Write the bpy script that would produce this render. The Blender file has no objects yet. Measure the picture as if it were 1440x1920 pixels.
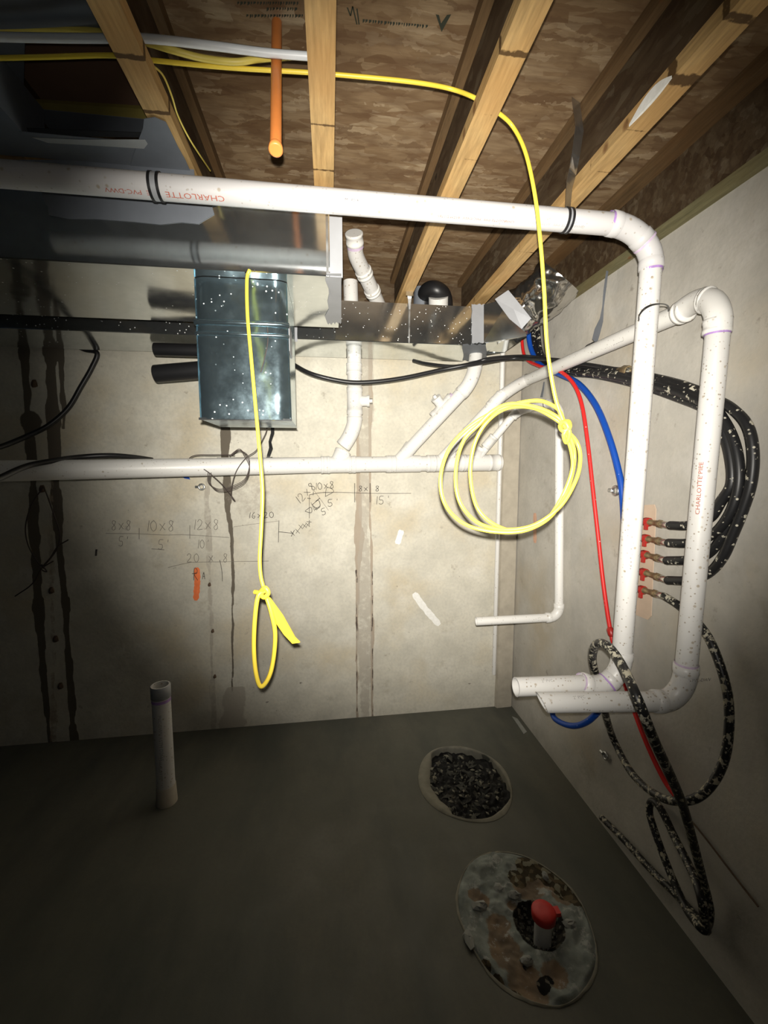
import bpy, math, random
import numpy as np
from mathutils import Vector, noise as mnoise
random.seed(7)
SC = bpy.context.scene
COL = SC.collection

# ------------------------------------------------------------------ camera
F_PX, PITCH, YAW = 803.13, 0.102811, 0.125794
CAMZ = 1.62
O = Vector((0, 0, CAMZ))
cy, sy, cp, sp = math.cos(YAW), math.sin(YAW), math.cos(PITCH), math.sin(PITCH)
FWD = Vector((sy*cp, cy*cp, -sp)); RGT = Vector((cy, -sy, 0)); UPV = RGT.cross(FWD)
cam_data = bpy.data.cameras.new('camera'); cam = bpy.data.objects.new('camera', cam_data)
COL.objects.link(cam); SC.camera = cam
cam.location = O
cam.rotation_euler = (math.pi/2 - PITCH, 0, -YAW)
cam_data.sensor_fit = 'VERTICAL'; cam_data.sensor_height = 24.0
cam_data.lens = 24.0*F_PX/1920.0
cam_data.clip_start = 0.02; cam_data.clip_end = 50

# ------------------------------------------------------------------ world, light, exposure
w = bpy.data.worlds.new('world'); SC.world = w; w.use_nodes = True
w.node_tree.nodes['Background'].inputs[0].default_value = (0.55, 0.75, 1.0, 1)
w.node_tree.nodes['Background'].inputs[1].default_value = 0.007
def spot(name, loc, target, energy, size, blend, color, radius):
    d = bpy.data.lights.new(name, 'SPOT'); o = bpy.data.objects.new(name, d); COL.objects.link(o)
    d.energy = energy; d.spot_size = math.radians(size); d.spot_blend = blend
    d.color = color; d.shadow_soft_size = radius
    o.location = loc
    o.rotation_euler = (Vector(target)-Vector(loc)).to_track_quat('-Z', 'Y').to_euler()
    return o
LOC = (-0.005, -0.02, CAMZ+0.035)
spot('flashlight_beam', LOC, (0.42, 2.0, 1.79), 410, 88, 1.0, (1.0, 0.95, 0.86), 0.008)
spot('flashlight_spill', LOC, (0.45, 2.0, 1.85), 6, 150, 1.0, (1.0, 0.96, 0.88), 0.008)
SC.view_settings.view_transform = 'Standard'
SC.view_settings.look = 'None'
SC.view_settings.gamma = 1.0
SC.view_settings.exposure = 0.0
SC.view_settings.use_curve_mapping = False

# ------------------------------------------------------------------ measured points
def ray(px, py): return ((px-720)*RGT - (py-960)*UPV + F_PX*FWD)/F_PX
def PX(px, py, v): g = ray(px, py); return O + g*(v/g.x)
def PY(px, py, v): g = ray(px, py); return O + g*(v/g.y)
def PZ(px, py, v): g = ray(px, py); return O + g*((v-CAMZ)/g.z)
def PD(px, py, v): return O + ray(px, py)*v
WSL = 0.0137; WX0, WY0 = 1.214, 2.657        # back wall: y = WY0 + (x-WX0)*WSL
def PW(px, py, off=0.002):
    g = ray(px, py); t = (WY0-off-WX0*WSL)/(g.y-WSL*g.x); return O + g*t
RX = 1.214                                    # right wall
JB = 2.493; SUB = 2.734                       # joist bottom, subfloor underside

# ------------------------------------------------------------------ mesh helpers
ORG = {}
def smooth(pts, n=8, closed=False):
    P = [Vector(p) for p in pts]; out = []; N = len(P)
    rng = range(N) if closed else range(N-1)
    for i in rng:
        if closed: p0, p1, p2, p3 = P[(i-1) % N], P[i], P[(i+1) % N], P[(i+2) % N]
        else:
            p1, p2 = P[i], P[i+1]
            p0 = P[i-1] if i > 0 else p1*2-p2
            p3 = P[i+2] if i+2 < N else p2*2-p1
        for k in range(n):
            t = k/n
            out.append(0.5*((2*p1)+(p2-p0)*t+(2*p0-5*p1+4*p2-p3)*t*t+(3*p1-p0-3*p2+p3)*t**3))
    if not closed: out.append(P[-1])
    return out

class MB:
    def __init__(s): s.v = []; s.f = []; s.s = []
    def add(s, vs, fs, sm=False):
        b = len(s.v); s.v += [Vector(v) for v in vs]
        for q in fs: s.f.append(tuple(b+i for i in q)); s.s.append(sm)
        return s
    def box(s, a, b, R=None, c=None):
        a = Vector(a); b = Vector(b)
        vs = [Vector((x, y, z)) for x in (a.x, b.x) for y in (a.y, b.y) for z in (a.z, b.z)]
        if R is not None:
            c = Vector(c) if c is not None else (a+b)/2
            vs = [R@(v-c)+c for v in vs]
        return s.add(vs, [(0, 1, 3, 2), (4, 6, 7, 5), (0, 4, 5, 1), (2, 3, 7, 6), (0, 2, 6, 4), (1, 5, 7, 3)])
    def slab(s, quad, thick):
        q = [Vector(p) for p in quad]; n = (q[1]-q[0]).cross(q[-1]-q[0]).normalized()*thick
        m = len(q); vs = q+[p+n for p in q]
        fs = [tuple(range(m-1, -1, -1)), tuple(range(m, 2*m))]+[(i, (i+1) % m, m+(i+1) % m, m+i) for i in range(m)]
        return s.add(vs, fs)
    def tube(s, pts, r, seg=12, closed=False, caps=True, flat=1.0):
        P = [Vector(p) for p in pts]; n = len(P)
        rr = r if isinstance(r, (list, tuple)) else [r]*n
        T = []
        for i in range(n):
            if closed: t = P[(i+1) % n]-P[i-1]
            else: t = P[min(i+1, n-1)]-P[max(i-1, 0)]
            T.append(t.normalized() if t.length > 1e-9 else Vector((0, 0, 1)))
        up = Vector((0, 0, 1)) if abs(T[0].z) < .9 else Vector((0, 1, 0))
        N = (up-T[0]*up.dot(T[0])).normalized(); vs = []
        for i in range(n):
            N = (N-T[i]*N.dot(T[i])).normalized(); B = T[i].cross(N)
            for k in range(seg):
                a = 2*math.pi*k/seg
                vs.append(P[i]+(N*math.cos(a)+B*math.sin(a)*flat)*rr[i])
        fs = []; m = n if closed else n-1
        for i in range(m):
            j = (i+1) % n
            for k in range(seg):
                l = (k+1) % seg
                fs.append((i*seg+k, i*seg+l, j*seg+l, j*seg+k))
        s.add(vs, fs, True)
        if caps and not closed:
            s.add(vs[:seg], [tuple(range(seg-1, -1, -1))]); s.add(vs[-seg:], [tuple(range(seg))])
        return s
    def cyl(s, p0, p1, r0, r1=None, seg=20, caps=True):
        return s.tube([p0, p1], [r0, r0 if r1 is None else r1], seg, caps=caps)
    def pipe_open(s, p0, p1, r, seg=24, end=1, depth=.12, wall=.12):
        """cylinder p0-p1 whose p1 end is open and hollow"""
        p0 = Vector(p0); p1 = Vector(p1); d = (p1-p0).normalized(); ri = r*(1-wall)
        s.tube([p0, p1], r, seg, caps=False)
        s.tube([p1, p1-d*depth], ri, seg, caps=False)
        up = Vector((0, 0, 1)) if abs(d.z) < .9 else Vector((0, 1, 0))
        N = (up-d*up.dot(d)).normalized(); B = d.cross(N); vs = []
        for R in (r, ri):
            for k in range(seg):
                a = 2*math.pi*k/seg; vs.append(p1+(N*math.cos(a)+B*math.sin(a))*R)
        s.add(vs, [(k, (k+1) % seg, seg+(k+1) % seg, seg+k) for k in range(seg)])
        vs = [p1-d*depth+(N*math.cos(2*math.pi*k/seg)+B*math.sin(2*math.pi*k/seg))*ri for k in range(seg)]
        s.add(vs, [tuple(range(seg))])
        vs = [p0+(N*math.cos(2*math.pi*k/seg)+B*math.sin(2*math.pi*k/seg))*r for k in range(seg)]
        s.add(vs, [tuple(range(seg-1, -1, -1))])
        return s
    def build(s, name, mat, parent=None, origin=None, attr=None):
        if parent is not None: org = ORG[parent.name]
        elif origin is not None: org = Vector(origin)
        else:
            xs = [v.x for v in s.v]; ys = [v.y for v in s.v]; zs = [v.z for v in s.v]
            org = Vector(((min(xs)+max(xs))/2, (min(ys)+max(ys))/2, min(zs)))
        me = bpy.data.meshes.new(name)
        me.from_pydata([v-org for v in s.v], [], s.f)
        me.polygons.foreach_set('use_smooth', s.s)
        me.materials.append(mat)
        if attr:
            for an, vals in attr.items():
                a = me.attributes.new(an, 'FLOAT', 'POINT'); a.data.foreach_set('value', vals)
        me.update()
        o = bpy.data.objects.new(name, me); COL.objects.link(o)
        if parent is not None: o.parent = parent
        else: o.location = org
        ORG[o.name] = org
        return o

def thing(name, loc, label, cat, group=None):
    o = bpy.data.objects.new(name, None); COL.objects.link(o); o.location = loc; o.empty_display_size = .05
    ORG[o.name] = Vector(loc); tag(o, label, cat, group); return o
def tag(o, label, cat, group=None, kind=None):
    o['label'] = label; o['category'] = cat
    if group: o['group'] = group
    if kind: o['kind'] = kind
    return o
def struct(o, label=None):
    o['kind'] = 'structure'
    if label: o['label'] = label
    return o

# ------------------------------------------------------------------ materials
class NT:
    def __init__(s, name):
        s.m = bpy.data.materials.new(name); s.m.use_nodes = True
        s.t = s.m.node_tree; s.b = s.t.nodes['Principled BSDF']; s.n = s.t.nodes
        s.co = s.n.new('ShaderNodeTexCoord').outputs['Object']
    def lk(s, a, b): s.t.links.new(a, b)
    def _in(s, sock, v):
        if hasattr(v, 'node'): s.lk(v, sock)
        else: sock.default_value = v
    def mapv(s, scale=(1, 1, 1), rot=(0, 0, 0), loc=(0, 0, 0), src=None):
        n = s.n.new('ShaderNodeMapping'); s.lk(src or s.co, n.inputs[0])
        n.inputs['Scale'].default_value = scale; n.inputs['Rotation'].default_value = rot; n.inputs['Location'].default_value = loc
        return n.outputs[0]
    def noise(s, scale, detail=4, rough=.55, src=None, color=False):
        n = s.n.new('ShaderNodeTexNoise'); s.lk(src or s.co, n.inputs['Vector'])
        n.inputs['Scale'].default_value = scale; n.inputs['Detail'].default_value = detail; n.inputs['Roughness'].default_value = rough
        return n.outputs['Color' if color else 'Fac']
    def vor(s, scale, src=None, out='Color', feature='F1', rnd=1):
        n = s.n.new('ShaderNodeTexVoronoi'); s.lk(src or s.co, n.inputs['Vector'])
        n.inputs['Scale'].default_value = scale; n.feature = feature; n.inputs['Randomness'].default_value = rnd
        return n.outputs[out]
    def ramp(s, fac, stops, interp='LINEAR'):
        n = s.n.new('ShaderNodeValToRGB'); s.lk(fac, n.inputs[0]); e = n.color_ramp.elements
        n.color_ramp.interpolation = interp
        while len(e) < len(stops): e.new(0.5)
        for el, (p, c) in zip(e, stops):
            el.position = p; el.color = (c, c, c, 1) if isinstance(c, (int, float)) else (*c, 1)
        return n.outputs[0]
    def mix(s, fac, a, b, mode='MIX'):
        n = s.n.new('ShaderNodeMix'); n.data_type = 'RGBA'; n.blend_type = mode
        s._in(n.inputs[0], fac)
        for i, v in ((6, a), (7, b)):
            if hasattr(v, 'node'): s.lk(v, n.inputs[i])
            else: n.inputs[i].default_value = (*v, 1)
        return n.outputs[2]
    def math(s, op, a, b=0.0, c=None):
        n = s.n.new('ShaderNodeMath'); n.operation = op; s._in(n.inputs[0], a); s._in(n.inputs[1], b)
        if c is not None: s._in(n.inputs[2], c)
        return n.outputs[0]
    def attr(s, name):
        n = s.n.new('ShaderNodeAttribute'); n.attribute_name = name; return n.outputs['Fac']
    def sep(s, src):
        n = s.n.new('ShaderNodeSeparateColor'); s.lk(src, n.inputs[0]); return n.outputs
    def bump(s, h, strength, dist=.01):
        n = s.n.new('ShaderNodeBump'); s.lk(h, n.inputs['Height']); n.inputs['Strength'].default_value = strength
        n.inputs['Distance'].default_value = dist; s.lk(n.outputs[0], s.b.inputs['Normal'])
    def out(s, color=None, rough=None, metal=None, spec=None):
        for k, v in (('Base Color', color), ('Roughness', rough), ('Metallic', metal), ('Specular IOR Level', spec)):
            if v is None: continue
            if hasattr(v, 'node'): s.lk(v, s.b.inputs[k])
            elif isinstance(v, tuple): s.b.inputs[k].default_value = (*v, 1)
            else: s.b.inputs[k].default_value = v
        return s.m

def m_simple(name, col, rough=.5, metal=0., spec=.5, var=.12, scale=20):
    n = NT(name); f = n.noise(scale, 3)
    c = n.mix(f, tuple(x*(1-var) for x in col), tuple(min(1, x*(1+var)) for x in col))
    return n.out(c, rough, metal, spec)

def m_wall(name, stains=False):
    n = NT(name); K = (1.21, 1.20, 1.15) if stains else (.93, .92, .93)
    kk = lambda *c: tuple(x*y for x, y in zip(c, K))
    big = n.noise(1.3, 5, .6); med = n.noise(6, 6, .6); fine = n.noise(60, 3)
    c = n.mix(n.ramp(big, [(.3, 0.), (.7, 1.)]), kk(.50, .475, .41), kk(.60, .58, .52))
    c = n.mix(n.ramp(med, [(.40, 0.), (.72, .75)]), c, kk(.41, .395, .35))
    c = n.mix(n.ramp(n.noise(2.3, 3, .5, src=n.mapv((1, 1, 1), loc=(5, 3, 1))), [(.52, 0.), (.68, .6)]), c, kk(.47, .40, .28))
    c = n.mix(n.ramp(n.noise(3.1, 4, .6, src=n.mapv((1, 1, 1), loc=(1, 7, 4))), [(.55, 0.), (.7, .5)]), c, kk(.64, .62, .57))
    c = n.mix(n.ramp(fine, [(.3, .25), (.6, 0.)]), c, (.38, .37, .33))
    pits = n.ramp(n.vor(26, out='Distance'), [(.05, 1.), (.10, 0.)])
    sel = n.ramp(n.noise(9, 2), [(.60, 0.), (.66, 1.)])
    c = n.mix(n.math('MULTIPLY', pits, n.math('MULTIPLY', sel, .6)), c, (.2, .18, .15))
    sm = n.ramp(n.noise(4.2, 5, .7), [(.60, 0.), (.72, .55)])
    c = n.mix(sm, c, kk(.33, .30, .24))
    c = n.mix(n.ramp(n.noise(13, 5, .7), [(.64, 0.), (.72, .6)]), c, kk(.26, .23, .19))
    if stains:
        e = n.noise(22, 4, .7)
        for an, col, k in (('wet', (.12, .10, .075), .96), ('pale', (.36, .29, .22), .85), ('dark', (.08, .06, .05), 1.), ('blot', (.40, .36, .30), .7)):
            a = n.attr(an)
            v = n.math('ADD', a, n.math('MULTIPLY', n.math('SUBTRACT', e, .5), .9))
            c = n.mix(n.math('MULTIPLY', n.ramp(v, [(.42, 0.), (.62, 1.)]), k), c, col)
    n.bump(n.mix(.35, n.noise(9, 6, .6), fine), .25, .01)
    return n.out(c, .85, 0., .25)

def m_floor():
    n = NT('floor_concrete')
    big = n.noise(1.1, 5, .6); med = n.noise(5, 6, .65); sw = n.noise(3, 5, .6, src=n.mapv((1, .35, 1), (0, 0, .5)))
    c = n.mix(n.ramp(big, [(.3, 0.), (.7, 1.)]), (.095, .098, .08), (.14, .134, .108))
    c = n.mix(n.ramp(sw, [(.45, 0.), (.65, .75)]), c, (.062, .068, .06))
    c = n.mix(n.ramp(med, [(.55, 0.), (.8, .35)]), c, (.20, .185, .15))
    c = n.mix(n.ramp(n.noise(70, 2), [(.35, .25), (.6, 0.)]), c, (.09, .09, .08))
    n.bump(med, .2, .01)
    return n.out(c, n.ramp(med, [(.3, .45), (.7, .7)]), 0., .35)

def m_osb(name, dark=1.0, scale=1.0, rotz=0.0, web=False):
    n = NT(name)
    base = n.mapv((1, 1, 1), (0, 0, rotz))
    warp = n.noise(7, 3, color=True, src=base)
    def strands(sc, rot, loc):
        v = n.mapv((sc*.34, sc, sc) if not web else (sc, sc*.34, sc), (0, 0, rot), loc, src=base)
        vm = n.n.new('ShaderNodeVectorMath'); vm.operation = 'ADD'; n.lk(v, vm.inputs[0])
        vs = n.n.new('ShaderNodeVectorMath'); vs.operation = 'SCALE'; n.lk(warp, vs.inputs[0]); vs.inputs['Scale'].default_value = .9
        n.lk(vs.outputs[0], vm.inputs[1])
        return n.vor(1.0, src=vm.outputs[0]), n.vor(1.0, src=vm.outputs[0], out='Distance')
    s1, d1 = strands(38*scale, .12, (0, 0, 0)); s2, d2 = strands(26*scale, -.25, (3, 5, 0)); s3, d3 = strands(50*scale, .6, (9, 2, 0))
    a = n.sep(s1)[0]; b = n.sep(s2)[1]; e = n.sep(s3)[2]
    k = lambda r, g, bb: (r*dark, g*dark, bb*dark)
    c1 = n.ramp(a, [(0, k(.36, .22, .115)), (.35, k(.45, .30, .165)), (.8, k(.53, .37, .21)), (1, k(.72, .56, .36))])
    c2 = n.ramp(b, [(0, k(.30, .18, .09)), (.5, k(.46, .31, .17)), (1, k(.58, .42, .25))])
    c = n.mix(n.ramp(e, [(.42, 0.), (.5, 1.)]), c1, c2)
    fm = n.mapv((9*scale, 52*scale, 40*scale) if not web else (40*scale, 9*scale, 52*scale), (0, 0, -.15), (2, 8, 1), src=base)
    fw = n.n.new('ShaderNodeVectorMath'); fw.operation = 'ADD'; n.lk(fm, fw.inputs[0])
    fs2 = n.n.new('ShaderNodeVectorMath'); fs2.operation = 'SCALE'; n.lk(n.noise(24, 3, color=True, src=base), fs2.inputs[0]); fs2.inputs['Scale'].default_value = 1.6
    n.lk(fs2.outputs[0], fw.inputs[1]); flv = fw.outputs[0]
    fl = n.vor(1.0, src=flv); fs_ = n.sep(fl)
    c = n.mix(n.ramp(fs_[0], [(.82, 0.), (.86, .55)]), c, k(.80, .62, .40))
    c = n.mix(n.ramp(fs_[1], [(.84, 0.), (.88, .5)]), c, k(.22, .13, .07))
    c = n.mix(n.ramp(d1, [(.45, 0.), (.75, .45)]), c, k(.22, .12, .06))
    c = n.mix(n.ramp(n.noise(5, 4), [(.4, 0.), (.75, .55)]), c, k(.30, .19, .10))
    fib = n.noise(24, 5, .7, src=n.mapv((.5, 4, 4) if not web else (4, .5, 4), src=base))
    c = n.mix(n.ramp(fib, [(.35, .35), (.6, 0.)]), c, k(.20, .11, .055))
    if web:
        c = n.mix(n.ramp(n.attr('mark'), [(.45, 0.), (.55, 1.)]), c, (.03, .018, .01))
    n.bump(n.mix(.5, a, fib), .35, .003)
    return n.out(c, .75, 0., .2)

def m_lumber(name, col=(.62, .40, .16), joint=True):
    n = NT(name)
    g = n.noise(10, 5, .65, src=n.mapv((9, .7, 9)))
    big = n.noise(3, 3, src=n.mapv((2, 1, 2)))
    c = n.mix(n.ramp(g, [(.3, 0.), (.7, 1.)]), tuple(x*.62 for x in col), tuple(min(1, x*1.15) for x in col))
    c = n.mix(n.ramp(big, [(.45, 0.), (.7, .6)]), c, (col[0]*.85, col[1]*.68, col[2]*.5))
    kn = n.ramp(n.vor(7, out='Distance'), [(.06, 1.), (.12, 0.)])
    c = n.mix(n.math('MULTIPLY', kn, .8), c, (.18, .08, .03))
    if joint:
        v = n.math('ADD', n.attr('mark'), n.math('MULTIPLY', n.math('SUBTRACT', n.noise(60, 3), .5), .7))
        c = n.mix(n.ramp(v, [(.45, 0.), (.6, .9)]), c, (.07, .035, .012))
    n.bump(g, .25, .004)
    return n.out(c, .7, 0., .25)

def m_pvc(name, specks=.6, col=(.74, .73, .70)):
    n = NT(name)
    c = n.mix(n.noise(5, 3), tuple(x*.93 for x in col), col)
    d = n.vor(48, out='Distance'); sel = n.sep(n.vor(48))[0]
    dots = n.math('MULTIPLY', n.ramp(d, [(.14, 1.), (.26, 0.)]), n.ramp(sel, [(1-specks*.55, 0.), (1-specks*.55+.04, 1.)]))
    c = n.mix(n.math('MULTIPLY', dots, .75), c, (.34, .28, .20))
    d = n.vor(120, out='Distance'); sel = n.sep(n.vor(120))[1]
    dots = n.math('MULTIPLY', n.ramp(d, [(.2, 1.), (.34, 0.)]), n.ramp(sel, [(.93-specks*.22, 0.), (.96-specks*.22, 1.)]))
    c = n.mix(n.math('MULTIPLY', dots, .8*min(1, specks+.2)), c, (.25, .2, .14))
    c = n.mix(n.ramp(n.noise(9, 5, .7), [(.62, 0.), (.75, .35*specks)]), c, (.55, .50, .42))
    return n.out(c, .38, 0., .45)

def m_galv(name, rough=.10, col=(.74, .78, .79), specks=True, bump=.05):
    n = NT(name)
    v = n.sep(n.vor(55))[0]
    c = n.mix(n.math('MULTIPLY', v, .35), col, tuple(x*.86 for x in col))
    c = n.mix(n.ramp(n.noise(6, 5, .65), [(.4, 0.), (.8, .45)]), c, tuple(x*.6 for x in col))
    r = n.ramp(n.noise(8, 5, .7), [(.3, rough*.7), (.75, rough*1.9)])
    if specks:
        d = n.vor(70, out='Distance'); sel = n.sep(n.vor(70))[1]; patch = n.ramp(n.noise(5, 2), [(.42, 0.), (.5, 1.)])
        dots = n.math('MULTIPLY', n.math('MULTIPLY', n.ramp(d, [(.12, 1.), (.2, 0.)]), n.ramp(sel, [(.82, 0.), (.85, 1.)])), patch)
        c = n.mix(dots, c, (.85, .85, .82))
        n.out(metal=n.math('SUBTRACT', .965, n.math('MULTIPLY', dots, .965))); r = n.math('MAXIMUM', r, dots)
        n.bump(n.noise(3.2, 2), bump, .05)
        return n.out(c, r)
    n.bump(n.noise(3.2, 2), bump, .05)
    return n.out(c, r, .97)

def m_rubber(name, mud, col=(.012, .012, .013), mudcol=(.50, .47, .38), scale=38):
    n = NT(name)
    v = n.noise(scale, 4, .65); d = n.vor(scale*2.2, out='Distance'); sel = n.sep(n.vor(scale*2.2))[0]
    dots = n.math('MULTIPLY', n.ramp(d, [(.2, 1.), (.32, 0.)]), n.ramp(sel, [(1-mud*.45, 0.), (1-mud*.45+.03, 1.)]))
    p = n.ramp(v, [(.69-mud*.16, 0.), (.73-mud*.16, 1.)])
    m = n.math('MAXIMUM', dots, p) if mud > .5 else dots
    c = n.mix(m, col, mudcol)
    return n.out(c, n.math('MAXIMUM', m, .42), 0., .4)

def m_stroke(name, col, rough=.8): return m_simple(name, col, rough, var=.2, scale=60, spec=.1)

M = {}
M['wall'] = m_wall('poured_concrete_stained', True)
M['wall_r'] = m_wall('poured_concrete')
M['cement'] = m_simple('rough_cement', (.42, .38, .31), .9, var=.25, scale=18, spec=.2)
M['floor'] = m_floor()
M['osb'] = m_osb('strand_board_subfloor', .62, .85)
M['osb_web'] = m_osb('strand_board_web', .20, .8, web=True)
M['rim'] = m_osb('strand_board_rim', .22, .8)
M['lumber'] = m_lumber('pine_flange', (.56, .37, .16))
M['lumber_shaded'] = m_lumber('shaded_pine_flange', (.17, .105, .05))  # same pine darkened: shade of the upper flanges put into the colour
M['sill'] = m_lumber('treated_sill_lumber', (.20, .18, .095), False)
M['pvc'] = m_pvc('white_pvc', .35); M['pvc_spk'] = m_pvc('spattered_flash_toned_pvc', .8, (.62, .61, .59))  # second one: real spatter on a base darkened against the close flash
M['pvc_near'] = m_pvc('flash_toned_white_pvc', .4, (.54, .53, .53))  # same white pvc, colour darkened to offset the flash on the near pipe
M['pvc_in'] = m_simple('pipe_bore', (.35, .34, .32), .6)
M['galv'] = m_galv('galvanized_sheet', .085)
M['galv_blue'] = m_galv('galvanized_sheet_blue_reflection', .13, (.46, .62, .70), True, .10)  # bluish reflection of the dark room put into the base colour
M['galv_dull'] = m_galv('dull_galvanized_strap', .3, (.55, .56, .56), False)
M['foil'] = m_galv('crinkled_foil', .14, (.70, .68, .64), False, .0)
M['tape'] = m_simple('grey_duct_mastic', (.15, .165, .19), .55, 0, .4, .18, 14)
M['tape_l'] = m_simple('grey_foil_tape', (.33, .34, .36), .45, .2, .5, .15, 14)
M['black'] = m_simple('black_plastic', (.012, .012, .013), .4, spec=.5)
M['black_spk'] = m_rubber('speckled_black_insulation', .56, scale=36)
M['mud_hose'] = m_rubber('muddy_black_insulation', .95, mudcol=(.44, .41, .32), scale=52)
M['yel'] = m_simple('yellow_cable_jacket', (.90, .68, .07), .38, var=.08)
M['yel2'] = m_simple('dull_yellow_jacket', (.72, .58, .12), .45)
M['whitetube'] = m_simple('white_tubing', (.75, .78, .80), .35)
M['orange'] = m_simple('orange_plastic_pipe', (.88, .29, .07), .4)
M['red'] = m_rubber('red_tubing', .12, (.62, .02, .018), (.8, .6, .55), 60)
M['blue'] = m_rubber('blue_tubing', .06, (.005, .06, .35), (.5, .6, .7), 60)
M['redpl'] = m_simple('red_plastic_lever', (.38, .018, .014), .4)
M['brass'] = m_simple('dirty_brass', (.36, .27, .15), .38, .7, var=.35, scale=60)
M['chrome'] = m_simple('bright_steel', (.7, .7, .66), .22, 1.)
M['primer'] = m_simple('purple_primer', (.36, .22, .50), .5, var=.35, scale=70)
M['primer2'] = m_simple('pale_purple_primer', (.55, .44, .58), .5, var=.3, scale=70)
M['wire'] = m_simple('dark_wire', (.05, .035, .03), .55)
M['rust'] = m_simple('rusty_steel', (.13, .085, .055), .8, .2, var=.4, scale=90)
M['ink'] = m_stroke('black_marker', (.05, .045, .045)); M['ink_f'] = m_stroke('faded_marker', (.22, .205, .18))
M['inkred'] = m_stroke('faded_red_print', (.42, .12, .08)); M['inkgrey'] = m_stroke('grey_print', (.33, .32, .31))
M['spray'] = m_stroke('orange_spray_paint', (.95, .22, .08)); M['whitemark'] = m_stroke('white_mark', (.92, .90, .82))
M['cap'] = m_simple('red_test_cap', (.62, .035, .03), .5, var=.3)
M['plate'] = m_simple('peach_sealant_plate', (.56, .43, .32), .7, var=.12)
M['cardboard'] = m_simple('brown_backing', (.24, .14, .09), .8, var=.2, scale=8)
M['insul'] = m_simple('yellow_insulation_edge', (.26, .21, .05), .8, var=.25)

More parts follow.
